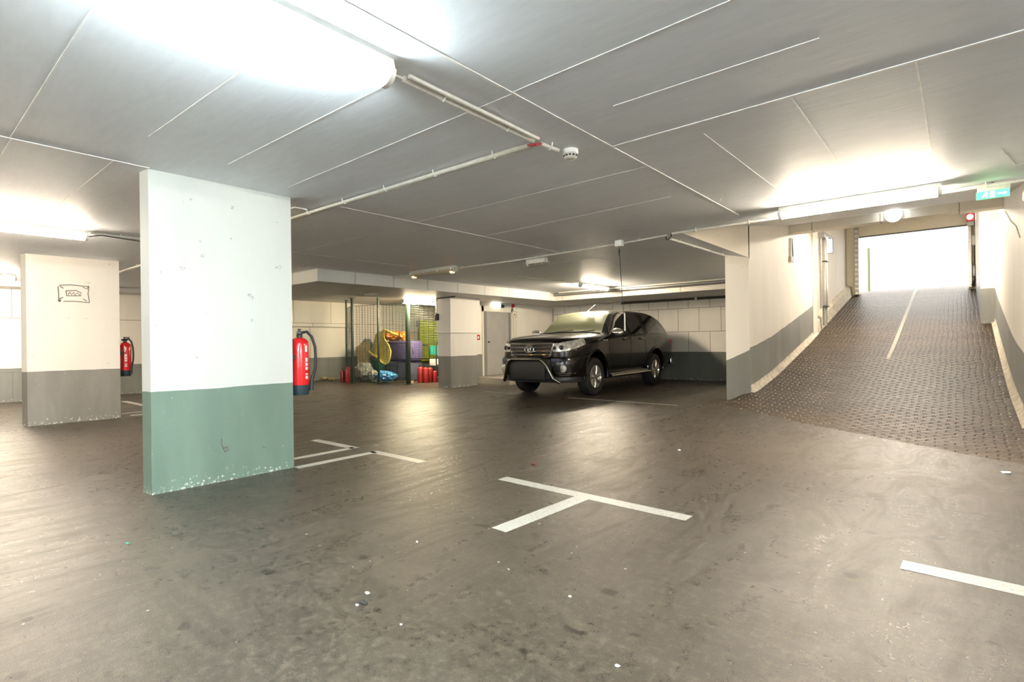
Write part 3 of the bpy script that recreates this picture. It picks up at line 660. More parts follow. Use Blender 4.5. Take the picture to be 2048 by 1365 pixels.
# ramp wall fittings
t = thing('wall_socket', 'socket with short pipe on the ramp left wall', 'socket', (XR+.03, 12.85, 2.95)); MB().rbox((-.03, -.07, -.10), (.03, .05, .02), .015).build('box', 'old_plastic', t, True); MB().tube([(0, 0, 0), (0, 0, .42)], .022).build('pipe', 'white_plastic', t, True); MB().tube([(.01, .1, -.1), (.02, .08, .1), (.01, .07, .42)], .012).build('cable', 'cable_black', t, True)
t = thing('air_duct', 'metal downpipe beside the ramp left wall recess', 'pipe', (-2.72, 15.95, 1.45))
MB().rbox((-.07, -.1, .55), (.07, .12, 2.30), .03).build('duct', 'galv', t, True)
MB().tube([(0, .05, .05), (0, .05, .55)], .055, 12).build('foot_pipe', 'grey_metal', t, True)
MB().box((-.08, -.12, .53), (.09, .14, .56)).box((-.08, -.12, 1.7), (.09, .14, 1.73)).build('collar', 'dark_metal', t)
MB().tube([(-.02, -.3, .5), (-.02, -.3, 2.4)], .03, 10).build('side_pipe', 'grey_metal', t, True)
MB().rbox((-.08, -.35, 2.30), (.08, .25, 2.45), .02).build('head', 'grey_metal', t, True)
t = thing('traffic_mirror', 'bright framed rectangular panel high beside the downpipe', 'mirror', (-2.72, 16.55, 3.65)); R_ = Matrix.Rotation(math.radians(-20), 3, 'Z')
MB().box((-.12, -.02, -.2), (.12, .02, .2)).build('frame', 'dark_metal', t); MB().box((-.1, -.03, -.18), (.1, -.02, .18)).build('glow_panel', 'signal_white', t); MB().box((-.12, .02, .1), (.05, .1, .32)).build('bracket', 'grey_metal', t)  # mirror brightness put in as a glow, nothing is reflected
t = thing('ceiling_plate', 'small white plate on the ceiling behind the nearest pillar', 'junction box', (-5.40, 2.86, H)); MB().box((-.14, -.07, -.012), (.14, .07, 0)).build('plate', 'white_plastic', t)

# ------------------------------------------------------------------ extinguishers
def extinguisher(label, loc, rz=0, mat='red_gloss', s=1.0, hose=True, group=None, base='base_blue', text=True, bracket=False):
    """radius .09, height .66"""
    t = thing('fire_extinguisher', label, 'fire extinguisher', loc, rz, group); t.scale = (s, s, s)
    MB().lathe([(.088, .10), (.090, .12), (.090, .50), (.082, .535), (.055, .56), (.030, .572)], seg=28).build('cylinder', mat, t, True)
    MB().lathe([(.084, 0), (.086, .005), (.086, .10)], seg=28).build('base_ring', base, t, True)
    MB().lathe([(.028, .57), (.030, .60), (.022, .635)], seg=16).rbox((-.022, -.055, .60), (.022, .04, .63), .006).build('valve', 'black_plastic', t, True)
    MB().rbox((-.014, -.02, .645), (.014, .09, .662), .004).rbox((-.012, .0, .612), (.012, .08, .625), .004).tube([(0, .0, .61), (0, -.01, .66)], .008).build('handle', 'black_plastic', t, True)
    if hose:
        MB().tube([(.02, 0, .62), (.07, .0, .63), (.115, 0, .58), (.145, 0, .48), (.15, 0, .36), (.145, 0, .26), (.125, 0, .18), (.112, 0, .13)], .014, 10).build('hose', 'black_rubber', t, True)
        MB().tube([(.118, 0, .19), (.11, 0, .10), (.108, 0, .04)], [.017, .019, .022], 10).build('nozzle', 'black_plastic', t, True)
    if text:
        k = MB()
        for i, (z0, z1) in enumerate(((.43, .49), (.33, .37), (.29, .32), (.25, .28), (.20, .215), (.16, .19))):
            for j in range(3 if i else 1):
                a0 = math.radians(-52 + (j*7 if i else -2)); a1 = a0+math.radians(5 if i else 16)
                for q in range(2):
                    pass
                pts = []
                for aa in (a0, (a0+a1)/2, a1): pts.append([(.0912*math.cos(aa), .0912*math.sin(aa), zz) for zz in (z0, z1)])
                k.grid(pts)
        k.build('label_print', 'label_white', t)
    if bracket: MB().box((-.03, .085, .42), (.03, .13, .46)).box((-.04, .12, .15), (.04, .135, .6)).build('bracket', 'dark_metal', t)
    return t
extinguisher('large red fire extinguisher hung on the nearest pillar', (ony(599, 700, 2.72).x, 2.72, .69), math.radians(60), s=1.0)
MB().box((-5.10, 2.592, 1.05), (-5.0, 2.64, 1.09)).box((-5.07, 2.592, .85), (-5.03, 2.635, 1.25)).build('extinguisher_bracket', 'dark_metal', pA)
extinguisher('red fire extinguisher hung on the pillar with the drawing', (ony(250, 700, 2.76).x, 2.76, .68), math.radians(35), s=1.02)
MB().box((-10.96, 2.615, 1.05), (-10.86, 2.68, 1.12)).build('extinguisher_bracket', 'dark_metal', pB)
E1 = [((-12.32, 9.42), 'dark red fire extinguisher, leftmost of the group by the cage post', 1.0), ((-12.05, 9.55), 'dark red fire extinguisher in the middle of the group by the cage post', .97), ((-11.83, 9.75), 'dark red fire extinguisher behind the group nearest the trolley', .94), ((-11.62, 9.6), 'small dark red fire extinguisher nearest the trolley', .72)]
fp = extinguisher('x', (0, 0, 0), 0, 'dark_red', hose=False, text=False, base='dark_red', group='fire extinguishers standing on the floor by the cage')
for i, ((x, y), lb, s_) in enumerate(E1):
    t = fp if i == 0 else copy_tree(fp); p = onz(*((841, 766), (852, 766), (860, 765), (870, 765))[i]); t.location = (p.x, p.y, 0); t['label'] = lb; t.scale = (s_*1.02, s_*1.02, s_*.83); t.rotation_euler[2] = i*1.1
E2 = [((685, 765), 'small dark red fire extinguisher left of the cage, the left one of two', .72), ((695, 765), 'dark red fire extinguisher leaning by the cage, right of a smaller one', .92)]
for (a, b_), lb, s_ in E2:
    t = copy_tree(fp); p = onz(a, b_); t.location = (p.x, p.y, 0); t['label'] = lb; t['group'] = 'fire extinguishers left of the cage'; t.scale = (s_, s_, s_*.9); t.rotation_euler[2] = .8

# ------------------------------------------------------------------ wire cage
def post(px, py, w, label):
    p = onz(px, py); t = thing('cage_post', label, 'post', (p.x, p.y, 0)); z = 2.38 if p.x > -11.6 else 2.55
    MB().rbox((-w/2, -w/2, 0), (w/2, w/2, z), .006).build('shaft', 'post_green', t, True)
    MB().box((-w, -w, 0), (w, w, .012)).box((-w*1.1, -w*1.1, z-.012), (w*1.1, w*1.1, z)).build('flange', 'post_green', t)
    return p
q0 = post(694, 763, .04, 'thin dark green cage post at the rear left'); q1 = post(706, 767, .06, 'dark green cage post at the front left corner')
q2 = post(758, 769, .05, 'slim dark green cage post in the middle of the front'); q3 = post(817, 770, .10, 'thickest dark green cage post, by the red extinguishers')
q4 = Vector((-10.66, 9.9, 0))
def mesh_panel(a, b_, label, z0=.05, z1=2.2, dx=.10, dz=.05):
    t = thing('mesh_panel', label, 'wire mesh', (a.x, a.y, 0)); d = (b_-a); d.z = 0; d.normalize(); a = a+d*.07; b_ = b_-d*.07; L = (b_-a).to_2d().length; t.location = (a.x, a.y, 0)
    k = MB(); n = int(L/dx)
    for i in range(1, n): k.tube([d*(i*L/n)+Vector((0, 0, z0)), d*(i*L/n)+Vector((0, 0, z1))], .0058, 4)
    k.build('upright_wires', 'post_green', t)['kind'] = 'stuff'
    k = MB(); m_ = int((z1-z0)/dz)
    for i in range(m_+1): k.tube([d*.03+Vector((0, 0, z0+i*dz)), d*(L-.03)+Vector((0, 0, z0+i*dz))], .0034, 4)
    k.build('cross_wires', 'post_green', t)['kind'] = 'stuff'
    MB().tube([d*.02+Vector((0, 0, z0)), d*(L-.02)+Vector((0, 0, z0))], .012, 6).tube([d*.02+Vector((0, 0, z1)), d*(L-.02)+Vector((0, 0, z1))], .008, 6).build('frame', 'post_green', t)
    return t
mesh_panel(q0, q1, 'short wire mesh panel on the left side of the cage', z1=2.3)
mesh_panel(q1, q2, 'wire mesh panel between the corner post and slim post', z1=2.3); mesh_panel(q2, q3, 'wire mesh panel between the slim post and thickest post', z1=2.3)
mesh_panel(q3, q4, 'wire mesh panel between the thickest post and cage pillar', z0=.75, z1=2.3, dx=.15)

# things stored in the cage
def at_(px, Y): return ony(px, 700, Y).x
def box_item(name, label, cat, px0, py0, px1, py1, Y, depth, mat, r=.04, rough=None, seed=0, group=None, extra=None):
    a = ony(px0, py0, Y); b_ = ony(px1, py1, Y); zlo = max(b_.z, 0.0)
    t = thing(name, label, cat, ((a.x+b_.x)/2, Y+depth/2, zlo), 0, group)
    w = abs(b_.x-a.x)/2; h = a.z-zlo
    return t, w, h
YC = 10.1
# lime board on the back wall
t = thing('lime_board', 'tall lime green board leaning at the back of the cage', 'board', (-15.80, 13.8, .48)); MB().rbox((-.02, -.47, 0), (.03, .47, 1.55), .01).build('board', 'lime', t, True); MB().box((-.03, -.62, 1.3), (.03, -.47, 1.55)).box((-.03, -.55, 0), (0, -.47, 1.55)).build('backing', 'grey_metal', t)
# bent yellow mat
def curve_at(pts, Y): return [ony(a, b_, Y) for a, b_ in pts]
e1 = [(796, 671), (785, 667), (771, 661), (767, 668), (770, 680), (778, 691), (782, 703), (780, 719), (776, 727), (770, 729), (762, 724), (759, 717), (747, 712), (737, 704)]
e2 = [(790, 669), (772, 664), (760, 664), (752, 670), (750, 680), (748, 690), (747, 700), (750, 708), (752, 712), (755, 714), (750, 712), (745, 709), (740, 706), (735, 702)]
t = thing('folded_mat', 'bent yellow foam mat with bright edge inside the cage', 'mat', (-13.4, YC+.25, .6))
A_ = curve_at(e1, YC+.0); B_ = curve_at(e2, YC+.22)
rel(MB().sheet([[a.lerp(b_, q/4) + Vector((0, 0, .03*math.sin(q*1.6))) for q in range(5)] for a, b_ in zip(A_, B_)], .02), t).build('mat', 'yellow_mat', t, True)
rel(MB().tube(A_, .016, 8), t).build('edge_piping', 'yellow_edge', t, True)
l1 = [(722, 687), (732, 684), (739, 690), (740, 706), (738, 728), (734, 741)]; l2 = [(714, 697), (713, 710), (713, 722), (719, 732), (727, 739), (733, 744)]
t = thing('beige_sheet', 'beige folded sheet standing at the left inside the cage', 'sheet', (-13.9, YC, .5))
A_ = curve_at(l1, YC+.12); B_ = curve_at(l2, YC-.02)
rel(MB().sheet([[a.lerp(b_, q/4) + Vector((0, .05*math.sin(q*1.5+i), 0)) for q in range(5)] for i, (a, b_) in enumerate(zip(A_, B_))], .025), t).build('sheet', 'beige_cloth', t, True)
def blob_item(name, label, cat, px0, py0, px1, py1, Y, mat, rough=.18, seed=1, dy=.7, group=None):
    a = ony(px0, py0, Y); b_ = ony(px1, py1, Y); w = abs(b_.x-a.x)/2; h = (a.z-b_.z)/2
    c_ = Vector(((a.x+b_.x)/2, Y, (a.z+b_.z)/2)); o = MB().blob((0, 0, h), (w, w*dy, h), rough, seed).build(name, mat, smooth=True)
    lo = min(v.co.z for v in o.data.vertices)
    o.location = (c_.x, c_.y, max(c_.z-h-lo, -lo)); tag(o, label, cat, group); return o
def soft_box(name, label, cat, px0, py0, px1, py1, Y, mat, dy=.35, r=.06):
    a = ony(px0, py0, Y); b_ = ony(px1, py1, Y); zlo = max(0, b_.z)
    t = thing(name, label, cat, ((a.x+b_.x)/2, Y, zlo)); w = abs(b_.x-a.x)/2; h = a.z-zlo
    MB().rbox((-w, -dy/2, 0), (w, dy/2, h), min(r, h*.4, w*.4), 3).build('body', mat, t, True); return t, w, h
# lower crate and travel case hold the upper soft bag
t, w, h = soft_box('travel_case', 'large slate coloured travel case under the purple bag', 'suitcase', 772, 722, 833, 763, YC+.62, 'slate_cloth', .5, .05)
k = MB()
for i in range(4): k.box((-w*.8+i*w*.5, -.262, .05), (-w*.8+i*w*.5+.03, -.25, h-.05))
k.build('ribs', 'black_plastic', t); MB().tube([(-w*.3, -.27, h*.75), (-w*.3, -.31, h*.78), (w*.3, -.31, h*.78), (w*.3, -.27, h*.75)], .012).build('handle', 'black_rubber', t, True)
zc = h
t, w, h = soft_box('purple_bag', 'bulging purple soft bag on top of the travel case', 'bag', 783, 677, 836, 718, YC+.62, 'purple_cloth', .5, .11)
t.location.z = zc
MB().rbox((-.02, -.30, .06), (w*.85, -.24, h*.85), .04, 3).build('front_pocket', 'purple_cloth', t, True)
MB().tube([(w*.9, -.15, .05), (w*1.02, -.2, h*.5), (w*.8, -.15, h)], .015).build('strap', 'black_rubber', t, True)
MB().box((-w, -.265, h*.86), (w, -.25, h*.89)).build('zip', 'black_plastic', t)
zb_ = zc+h
o = blob_item('orange_bag', 'crumpled orange bag on top of the purple bag', 'bag', 772, 659, 800, 678, YC+.62, 'orange_cloth', .2, 3, 1.0); o.location.z = zb_-min(v.co.z for v in o.data.vertices)-.02
o = blob_item('orange_bag', 'small orange and white bundle beside the thickest cage post', 'bag', 802, 660, 816, 677, YC+.62, 'orange_cloth', .2, 5, 1.2); o.location.z = zb_-min(v.co.z for v in o.data.vertices)-.02
blob_item('white_bag', 'crumpled white plastic bag within the yellow mat', 'plastic bag', 742, 685, 771, 716, YC+.38, 'white_bag', .22, 7, .4)
blob_item('grey_bag', 'small grey plastic bag above the beige sheet', 'plastic bag', 726, 680, 742, 704, YC+.25, 'grey_bag', .22, 9, .6)
blob_item('refuse_bag', 'crumpled translucent refuse bag at the left floor of cage', 'plastic bag', 713, 728, 742, 765, YC-.33, 'grey_bag', .16, 11, .7)
blob_item('refuse_bag', 'smaller crumpled grey bag right of the translucent one', 'plastic bag', 739, 742, 754, 765, YC-.36, 'grey_bag', .2, 12, .7)
blob_item('blue_bag', 'bright blue plastic bag on the floor of the cage', 'plastic bag', 755, 744, 788, 767, YC-.38, 'blue_bag', .2, 13, .6)
p = onz(759, 766); t = thing('waste_bin', 'dark green bin behind the blue bag in the cage', 'bin', (at_(756, YC+.12), YC+.14, 0)); MB().lathe([(.15, 0), (.19, .58), (.205, .60), (.205, .64)], seg=20).build('tub', 'bin_green', t, True); MB().lathe([(.215, .64), (.2, .67), (.05, .69)], seg=20).build('lid', 'bin_green', t, True)
t = thing('support_stand', 'dark low stand under the beige sheet and mats', 'stand', (at_(735, YC+.5), YC+.45, 0)); MB().box((-.22, -.15, .28), (.22, .25, .46)).build('body', 'black_plastic', t); MB().box((-.21, -.13, 0), (-.16, -.08, .3)).box((.16, -.13, 0), (.21, -.08, .3)).box((-.21, .18, 0), (-.16, .23, .3)).box((.16, .18, 0), (.21, .23, .3)).build('leg', 'black_plastic', t)
t = thing('wooden_plank', 'pale wooden plank lying on the cage floor', 'plank', (at_(808, YC), YC+.02, 0)); MB().box((-.36, -.05, 0), (.34, .05, .07)).build('board', 'wood', t); MB().box((-.36, -.06, .07), (.34, .06, .085)).build('dark_strip', 'black_plastic', t)
tag(MB().lathe([(.03, 0), (.032, .02), (.026, .24), (.012, .3), (.012, .33)], (at_(776, YC-.2), YC-.2, 0)).build('spray_bottle', 'yellow_edge', smooth=True), 'small pale yellow bottle standing behind the blue bag', 'bottle')
# hand trucks
def trolley(label, px, Y, h, w, rz):
    t = thing('hand_truck', label, 'hand truck', (at_(px, Y), Y, 0), rz)
    k = MB(); k.tube([(-w, 0, .12), (-w, 0, h*.75), (-w*.95, 0, h*.9), (-w*.6, 0, h), (w*.6, 0, h), (w*.95, 0, h*.9), (w, 0, h*.75), (w, 0, .12)], .022, 10); k.build('frame', 'black_plastic', t, True)
    k = MB()
    for q in (.25, .42, .6): k.tube([(-w, 0, h*q), (w, 0, h*q)], .014, 8)
    k.build('crossbar', 'black_plastic', t, True)
    MB().rbox((-w*1.05, -.32, .02), (w*1.05, .02, .045), .008).build('toe_plate', 'dark_metal', t, True)
    for s_ in (-1, 1):
        wh = MB().lathe([(.05, -.02), (.10, -.025), (.11, 0), (.10, .025), (.05, .02)], (s_*(w+.05), .08, .112), 'x', 20).build('wheel', 'tyre', t, True)
        MB().lathe([(.045, -.028), (.045, .028)], (s_*(w+.05), .08, .112), 'x', 12).build('hub', 'silver', wh, True)
    return t
trolley('black hand truck with curved handle behind the red extinguishers', 850, 11.35, 1.10, .19, .1)
trolley('black hand truck beside the cage pillar', 879, 11.0, 1.19, .17, -.1)
t = thing('green_crate', 'shallow teal plastic crate on top of the trolley', 'crate', (at_(874, 11.45), 11.5, .80)); MB().rbox((-.22, -.15, 0), (.20, .15, .05), .01).box((-.22, -.15, .05), (.20, -.13, .28)).box((-.22, .13, .05), (.20, .15, .28)).box((-.22, -.15, .05), (-.2, .15, .28)).box((.18, -.15, .05), (.2, .15, .28)).build('tray', 'teal_plastic', t, False); MB().blob((-.05, 0, .2), (.13, .1, .09), .15, 4).build('blue_cloth', 'blue_bag', t, True)
t, w, h = soft_box('white_box', 'small stack of pale boxes under the teal crate', 'box', 866, 716, 888, 731, 11.5, 'label_white', .3, .01)
t2, w, h = soft_box('black_crate', 'black crate on the floor behind the cage pillar', 'crate', 866, 731, 890, 762, 11.5, 'black_plastic', .34, .03)
t.location.z = h; 
# debris by the back wall
for i, (a, b_, w_, lb) in enumerate(((649, 761, .11, 'crumpled pale paper heap left of the cage, the larger one'), (631, 761, .07, 'small pale litter heap beside the large extinguisher on the pillar'), (664, 762, .10, 'pale litter scrap nearest the extinguishers left of the cage'))):
    p = onz(a, b_); o = MB().blob((0, 0, 0), (w_*1.5, w_, w_*.5), .25, 20+i).build('litter_heap', 'beige_cloth' if i != 1 else 'grey_bag', smooth=True); lo = min(v.co.z for v in o.data.vertices); o.location = (p.x, p.y, -lo); tag(o, lb, 'litter', 'litter along the back wall')
p = onz(630, 760); t = thing('dustpan_broom', 'reddish pink broom leaning at the back wall', 'broom', (p.x, p.y, 0)); MB().tube([(-.05, 0, .06), (.28, -.05, .38)], .02).build('handle', 'pink_plastic', t, True); MB().rbox((-.16, -.05, 0), (.02, .05, .09), .02).build('head', 'pink_plastic', t, True)
# litter on the near floor
LIT = [((735, 1188), 'litter_white', (.016, .008, .004), 'white paper scrap on the near floor, beside a dark flake'), ((727, 1207), 'litter_dark', (.03, .012, .006), 'dark flake on the near floor beside a white scrap'), ((714, 1212), 'litter_white', (.009, .006, .004), 'tiny white chip at the left end of the dark flake'),
       ((1067, 930), 'dark_red', (.022, .012, .008), 'small red scrap on the floor beyond the painted T'), ((1358, 902), 'litter_white', (.02, .01, .008), 'white pebble on the floor before the pickup'), ((2012, 947), 'litter_white', (.035, .02, .01), 'white crumbs on the floor at right near the ramp edge'),
       ((1140, 1195), 'litter_white', (.008, .008, .004), 'pair of white specks on the near floor below the T'), ((802, 1251), 'litter_white', (.006, .005, .003), 'white speck on the near floor, low in the middle'), ((834, 1085), 'litter_white', (.007, .006, .004), 'white speck on the floor left of the painted T'), ((255, 1088), 'teal_plastic', (.014, .008, .004), 'small green scrap on the floor in front of the nearest pillar'),
       ((1235, 1333), 'litter_white', (.010, .007, .003), 'white crumb at the bottom edge of the floor')]
for i, ((a, b_), mt_, sz, lb) in enumerate(LIT):
    p = onz(a, b_); o = MB().blob((0, 0, sz[2]*.8), sz, .3, 40+i, 2).build('floor_scrap', mt_, smooth=True); o.location = p; tag(o, lb, 'litter')

# ------------------------------------------------------------------ the pickup
SY = [-.96, -.88, -.70, -.45, 0, .35, .50, .80, 1.18, 1.75, 2.4, 2.9, 3.4, 3.8, 4.08, 4.25, 4.33]
TB = dict(
    xw=[.60, .74, .86, .91, .925, .912, .905, .902, .902, .902, .902, .905, .912, .905, .89, .865, .84],
    zb=[.48, .44, .40, .38, .40, .40, .38, .38, .38, .38, .38, .40, .42, .44, .48, .52, .56],
    zl=[1.03, 1.07, 1.11, 1.14, 1.17, 1.185, 1.195, 1.205, 1.21, 1.22, 1.225, 1.23, 1.23, 1.21, 1.17, 1.12, 1.06],
    xb=[.54, .67, .79, .85, .875, .868, .862, .862, .866, .868, .868, .868, .868, .86, .845, .825, .80],
    zr=[1.07, 1.125, 1.165, 1.195, 1.22, 1.235, 1.25, 1.47, 1.69, 1.74, 1.75, 1.745, 1.705, 1.60, 1.43, 1.25, 1.12],
    xr=[.48, .60, .70, .75, .78, .775, .765, .70, .645, .635, .635, .645, .655, .68, .715, .745, .765],
    zc=[1.10, 1.16, 1.205, 1.24, 1.265, 1.28, 1.285, 1.535, 1.765, 1.815, 1.825, 1.82, 1.785, 1.675, 1.49, 1.29, 1.14])
def pchip(X, Y_, x):
    n = len(X)
    if x <= X[0]: return Y_[0]
    if x >= X[-1]: return Y_[-1]
    h = [X[i+1]-X[i] for i in range(n-1)]; d = [(Y_[i+1]-Y_[i])/h[i] for i in range(n-1)]
    m_ = [d[0]] + [0 if d[i-1]*d[i] <= 0 else 2*d[i-1]*d[i]/(d[i-1]+d[i]) for i in range(1, n-1)] + [d[-1]]
    for i in range(n-1):
        if x <= X[i+1]:
            t = (x-X[i])/h[i]; a = 2*t**3-3*t*t+1; b_ = t**3-2*t*t+t; c_ = -2*t**3+3*t*t; e = t**3-t*t
            return a*Y_[i]+b_*h[i]*m_[i]+c_*Y_[i+1]+e*h[i]*m_[i+1]
def sec(y):
    g = {k_: pchip(SY, v, y) for k_, v in TB.items()}
    return [Vector((0, y, g['zb']+.03)), Vector((g['xw']-.16, y, g['zb']+.0)), Vector((g['xw']-.035, y, g['zb']+.05)), Vector((g['xw']-.002, y, .72)), Vector((g['xw']-.012, y, g['zl']-.13)),
            Vector((g['xb'], y, g['zl'])), Vector((g['xr'], y, g['zr'])), Vector((g['xr']*.62, y, g['zr']+.72*(g['zc']-g['zr']))), Vector((0, y, g['zc']))]
TEN = [0, .2, .35, .5, .5, .22, .30, .5, .5]
def sp(y, k, side=1):
    P = sec(y); i = min(int(k), 7); t = k-i
    p1, p2 = P[i], P[i+1]; p0 = P[i-1] if i > 0 else Vector((-P[1].x, y, P[1].z)); p3 = P[i+2] if i < 7 else Vector((-P[7].x, y, P[7].z))
    m1 = (p2-p0)*TEN[i]; m2 = (p3-p1)*TEN[i+1]
    L = (p2-p1).length
    if m1.length > L*1.2: m1 = m1.normalized()*L*1.2
    if m2.length > L*1.2: m2 = m2.normalized()*L*1.2
    a = 2*t**3-3*t*t+1; b_ = t**3-2*t*t+t; c_ = -2*t**3+3*t*t; e = t**3-t*t
    q = p1*a+m1*b_+p2*c_+m2*e
    return Vector((q.x*side, q.y, q.z))
def spo(y, k, off, side=1):
    du = sp(y+.01, k)-sp(y-.01, k); dv = sp(y, min(k+.03, 8))-sp(y, max(k-.03, 0)); n = dv.cross(du)
    n = n.normalized() if n.length > 0 else Vector((1, 0, 0))
    if n.x < 0 or (n.z < 0 and k > 6): n = -n
    q = sp(y, k)+n*off; return Vector((q.x*side, q.y, q.z))
SC = 1.072
car = thing('pickup_truck', 'black four-door pickup with canopy parked in the bay against the block wall', 'car', (-6.99, 9.93, 0), math.radians(2.95))
car.scale = (SC, SC, SC)
def body():
    ysn = sorted(set([round(-.96+.04*i, 3) for i in range(133)])); ysn = [y for y in ysn if y <= 4.33]
    ks = [i*8/44 for i in range(45)]
    bm = bmesh.new(); rows = []
    for y in ysn:
        row = [bm.verts.new(sp(y, k_, 1)) for k_ in ks]
        row += [bm.verts.new(sp(y, k_, -1)) for k_ in reversed(ks[1:-1])]
        rows.append(row)
    n = len(rows[0])
    for a, b_ in zip(rows, rows[1:]):
        for j in range(n): bm.faces.new((a[j], a[(j+1) % n], b_[(j+1) % n], b_[j]))
    bm.faces.new(rows[0]); bm.faces.new(list(reversed(rows[-1])))
    bmesh.ops.recalc_face_normals(bm, faces=bm.faces[:])
    me = bpy.data.meshes.new('body'); bm.to_mesh(me); bm.free()
    ob = bpy.data.objects.new('body', me); COL.objects.link(ob)
    k_ = MB()
    for yc in (0, 3.085):
        for s_ in (-1, 1):
            n0_ = len(k_.v); seg = 40
            for X in (s_*.52, s_*1.3):
                for j in range(seg):
                    an = 2*PI*j/seg; k_.v.append(Vector((X, yc+.47*math.cos(an), .42+.47*math.sin(an))))
            k_.f += [(n0_+j, n0_+(j+1) % seg, n0_+seg+(j+1) % seg, n0_+seg+j) for j in range(seg)] + [tuple(n0_+j for j in reversed(range(seg))), tuple(n0_+seg+j for j in range(seg))]
    cut = k_.build('cutter', 'car_paint')
    md = ob.modifiers.new('b', 'BOOLEAN'); md.operation = 'DIFFERENCE'; md.object = cut; md.solver = 'EXACT'
    dg = bpy.context.evaluated_depsgraph_get(); dg.update()
    me2 = bpy.data.meshes.new_from_object(ob.evaluated_get(dg))
    ob.modifiers.clear(); ob.data = me2; bpy.data.objects.remove(cut); me2.name = 'body'
    me2.materials.clear(); me2.materials.append(MATS['car_paint'])
    me2.polygons.foreach_set('use_smooth', [True]*len(me2.polygons)); me2.polygons.foreach_set('material_index', [0]*len(me2.polygons)); me2.set_sharp_from_angle(angle=math.radians(40))
    ob.parent = car; return ob
bd = body()
def patch(name, y0, y1, k0, k1, mat, parent=None, off=.006, ny=14, nk=8, sides=(1, -1)):
    for s_ in sides:
        k_ = MB(); rows = []
        for i in range(ny+1):
            y = y0+(y1-y0)*i/ny; a = k0(y) if callable(k0) else k0; b_ = k1(y) if callable(k1) else k1
            rows.append([spo(y, a+(b_-a)*j/nk, off, s_) for j in range(nk+1)])
        k_.grid(rows); o = k_.build(name, mat, parent or car, True)
    return o
# glazing
patch('side_window', .68, 1.63, 5.10, lambda y: 5.10+(.80)*min(1, max(.0, (y-.66)/.14)), 'car_glass')
patch('side_window', 1.72, 2.44, 5.10, lambda y: 5.90-.2*max(0, (y-2.2)/.24), 'car_glass')
patch('canopy_window', 2.68, 3.86, lambda y: 5.12+.10*max(0, (y-3.5)/.36), lambda y: 5.88-.35*max(0, (y-3.3)/.56), 'car_glass')
k_ = MB(); rows = []
for i in range(15):
    y = .53+(1.15-.53)*i/14; row = [spo(y, 6.12+1.88*j/10, .006, 1) for j in range(11)]; row += [Vector((-p.x, p.y, p.z)) for p in reversed(row[:-1])]; rows.append(row)
k_.grid(rows).build('windshield', 'windshield', car, True)
# wiper line / cowl
k_ = MB(); k_.tube([spo(.50, 6.1+1.9*j/8, .012, 1) for j in range(9)] + [spo(.50, 8-1.9*j/8, .012, -1) for j in range(1, 9)], .012, 6); k_.build('cowl', 'black_plastic', car, True)
k_ = MB(); k_.tube([Vector((-.45, .50, 1.295)), Vector((.05, .56, 1.34))], .008).tube([Vector((.12, .50, 1.295)), Vector((.55, .60, 1.34))], .008); k_.build('wiper', 'black_rubber', car, True)
# shut lines and window trims
for y in (.62, 1.675, 2.50):
    patch('shut_line', y-.006, y+.006, 2.2, 5.08, 'black_rubber', off=.003, ny=1, nk=24)
patch('roof_line', 2.555, 2.60, 5.0, 6.9, 'black_rubber', off=.004, ny=1, nk=24)
patch('belt_trim', .66, 2.52, 5.0, 5.07, 'black_plastic', off=.008, ny=20, nk=1)
patch('sill_strip', .55, 2.5, 2.35, 2.42, 'car_paint', off=.012, ny=20, nk=1)  # raised strip of plain body paint along the sill
# front face
YF = -.965
k_ = MB().rbox((-.51, YF-.035, .80), (.51, YF+.04, 1.085), .03); k_.build('grille_surround', 'black_plastic', car, True)
k_ = MB()
for i, z in enumerate((.845, .915, .985, 1.055)):
    w = .48+.02*(i == 3)
    k_.tube([(-w, YF-.035+.02, z), (-w*.8, YF-.052, z-.004), (0, YF-.062, z-.008), (w*.8, YF-.052, z-.004), (w, YF-.035+.02, z)], .020, 8)
gr = k_.build('grille_bars', 'chrome', car, True)
k_ = MB().tube([(-.52, YF-.01, 1.06), (-.46, YF-.05, .82), (-.3, YF-.06, .79), (.3, YF-.06, .79), (.46, YF-.05, .82), (.52, YF-.01, 1.06)], .013, 8); k_.build('grille_frame', 'chrome', car, True)
def ring(cx, cz, rx, rz_, r, y): return [(cx+rx*math.cos(2*PI*i/28), y, cz+rz_*math.sin(2*PI*i/28)) for i in range(29)]
k_ = MB().tube(ring(0, .95, .105, .074, .009, YF-.085), .010, 6).tube(ring(0, .982, .056, .03, .007, YF-.087), .007, 6).tube(ring(0, .95, .028, .070, .007, YF-.087), .007, 6)
k_.build('emblem', 'chrome', car, True)
MB().lathe([(.08, -.01), (.08, .01)], (0, YF-.07, .95), 'y', 20).build('emblem_back', 'black_plastic', car, True)
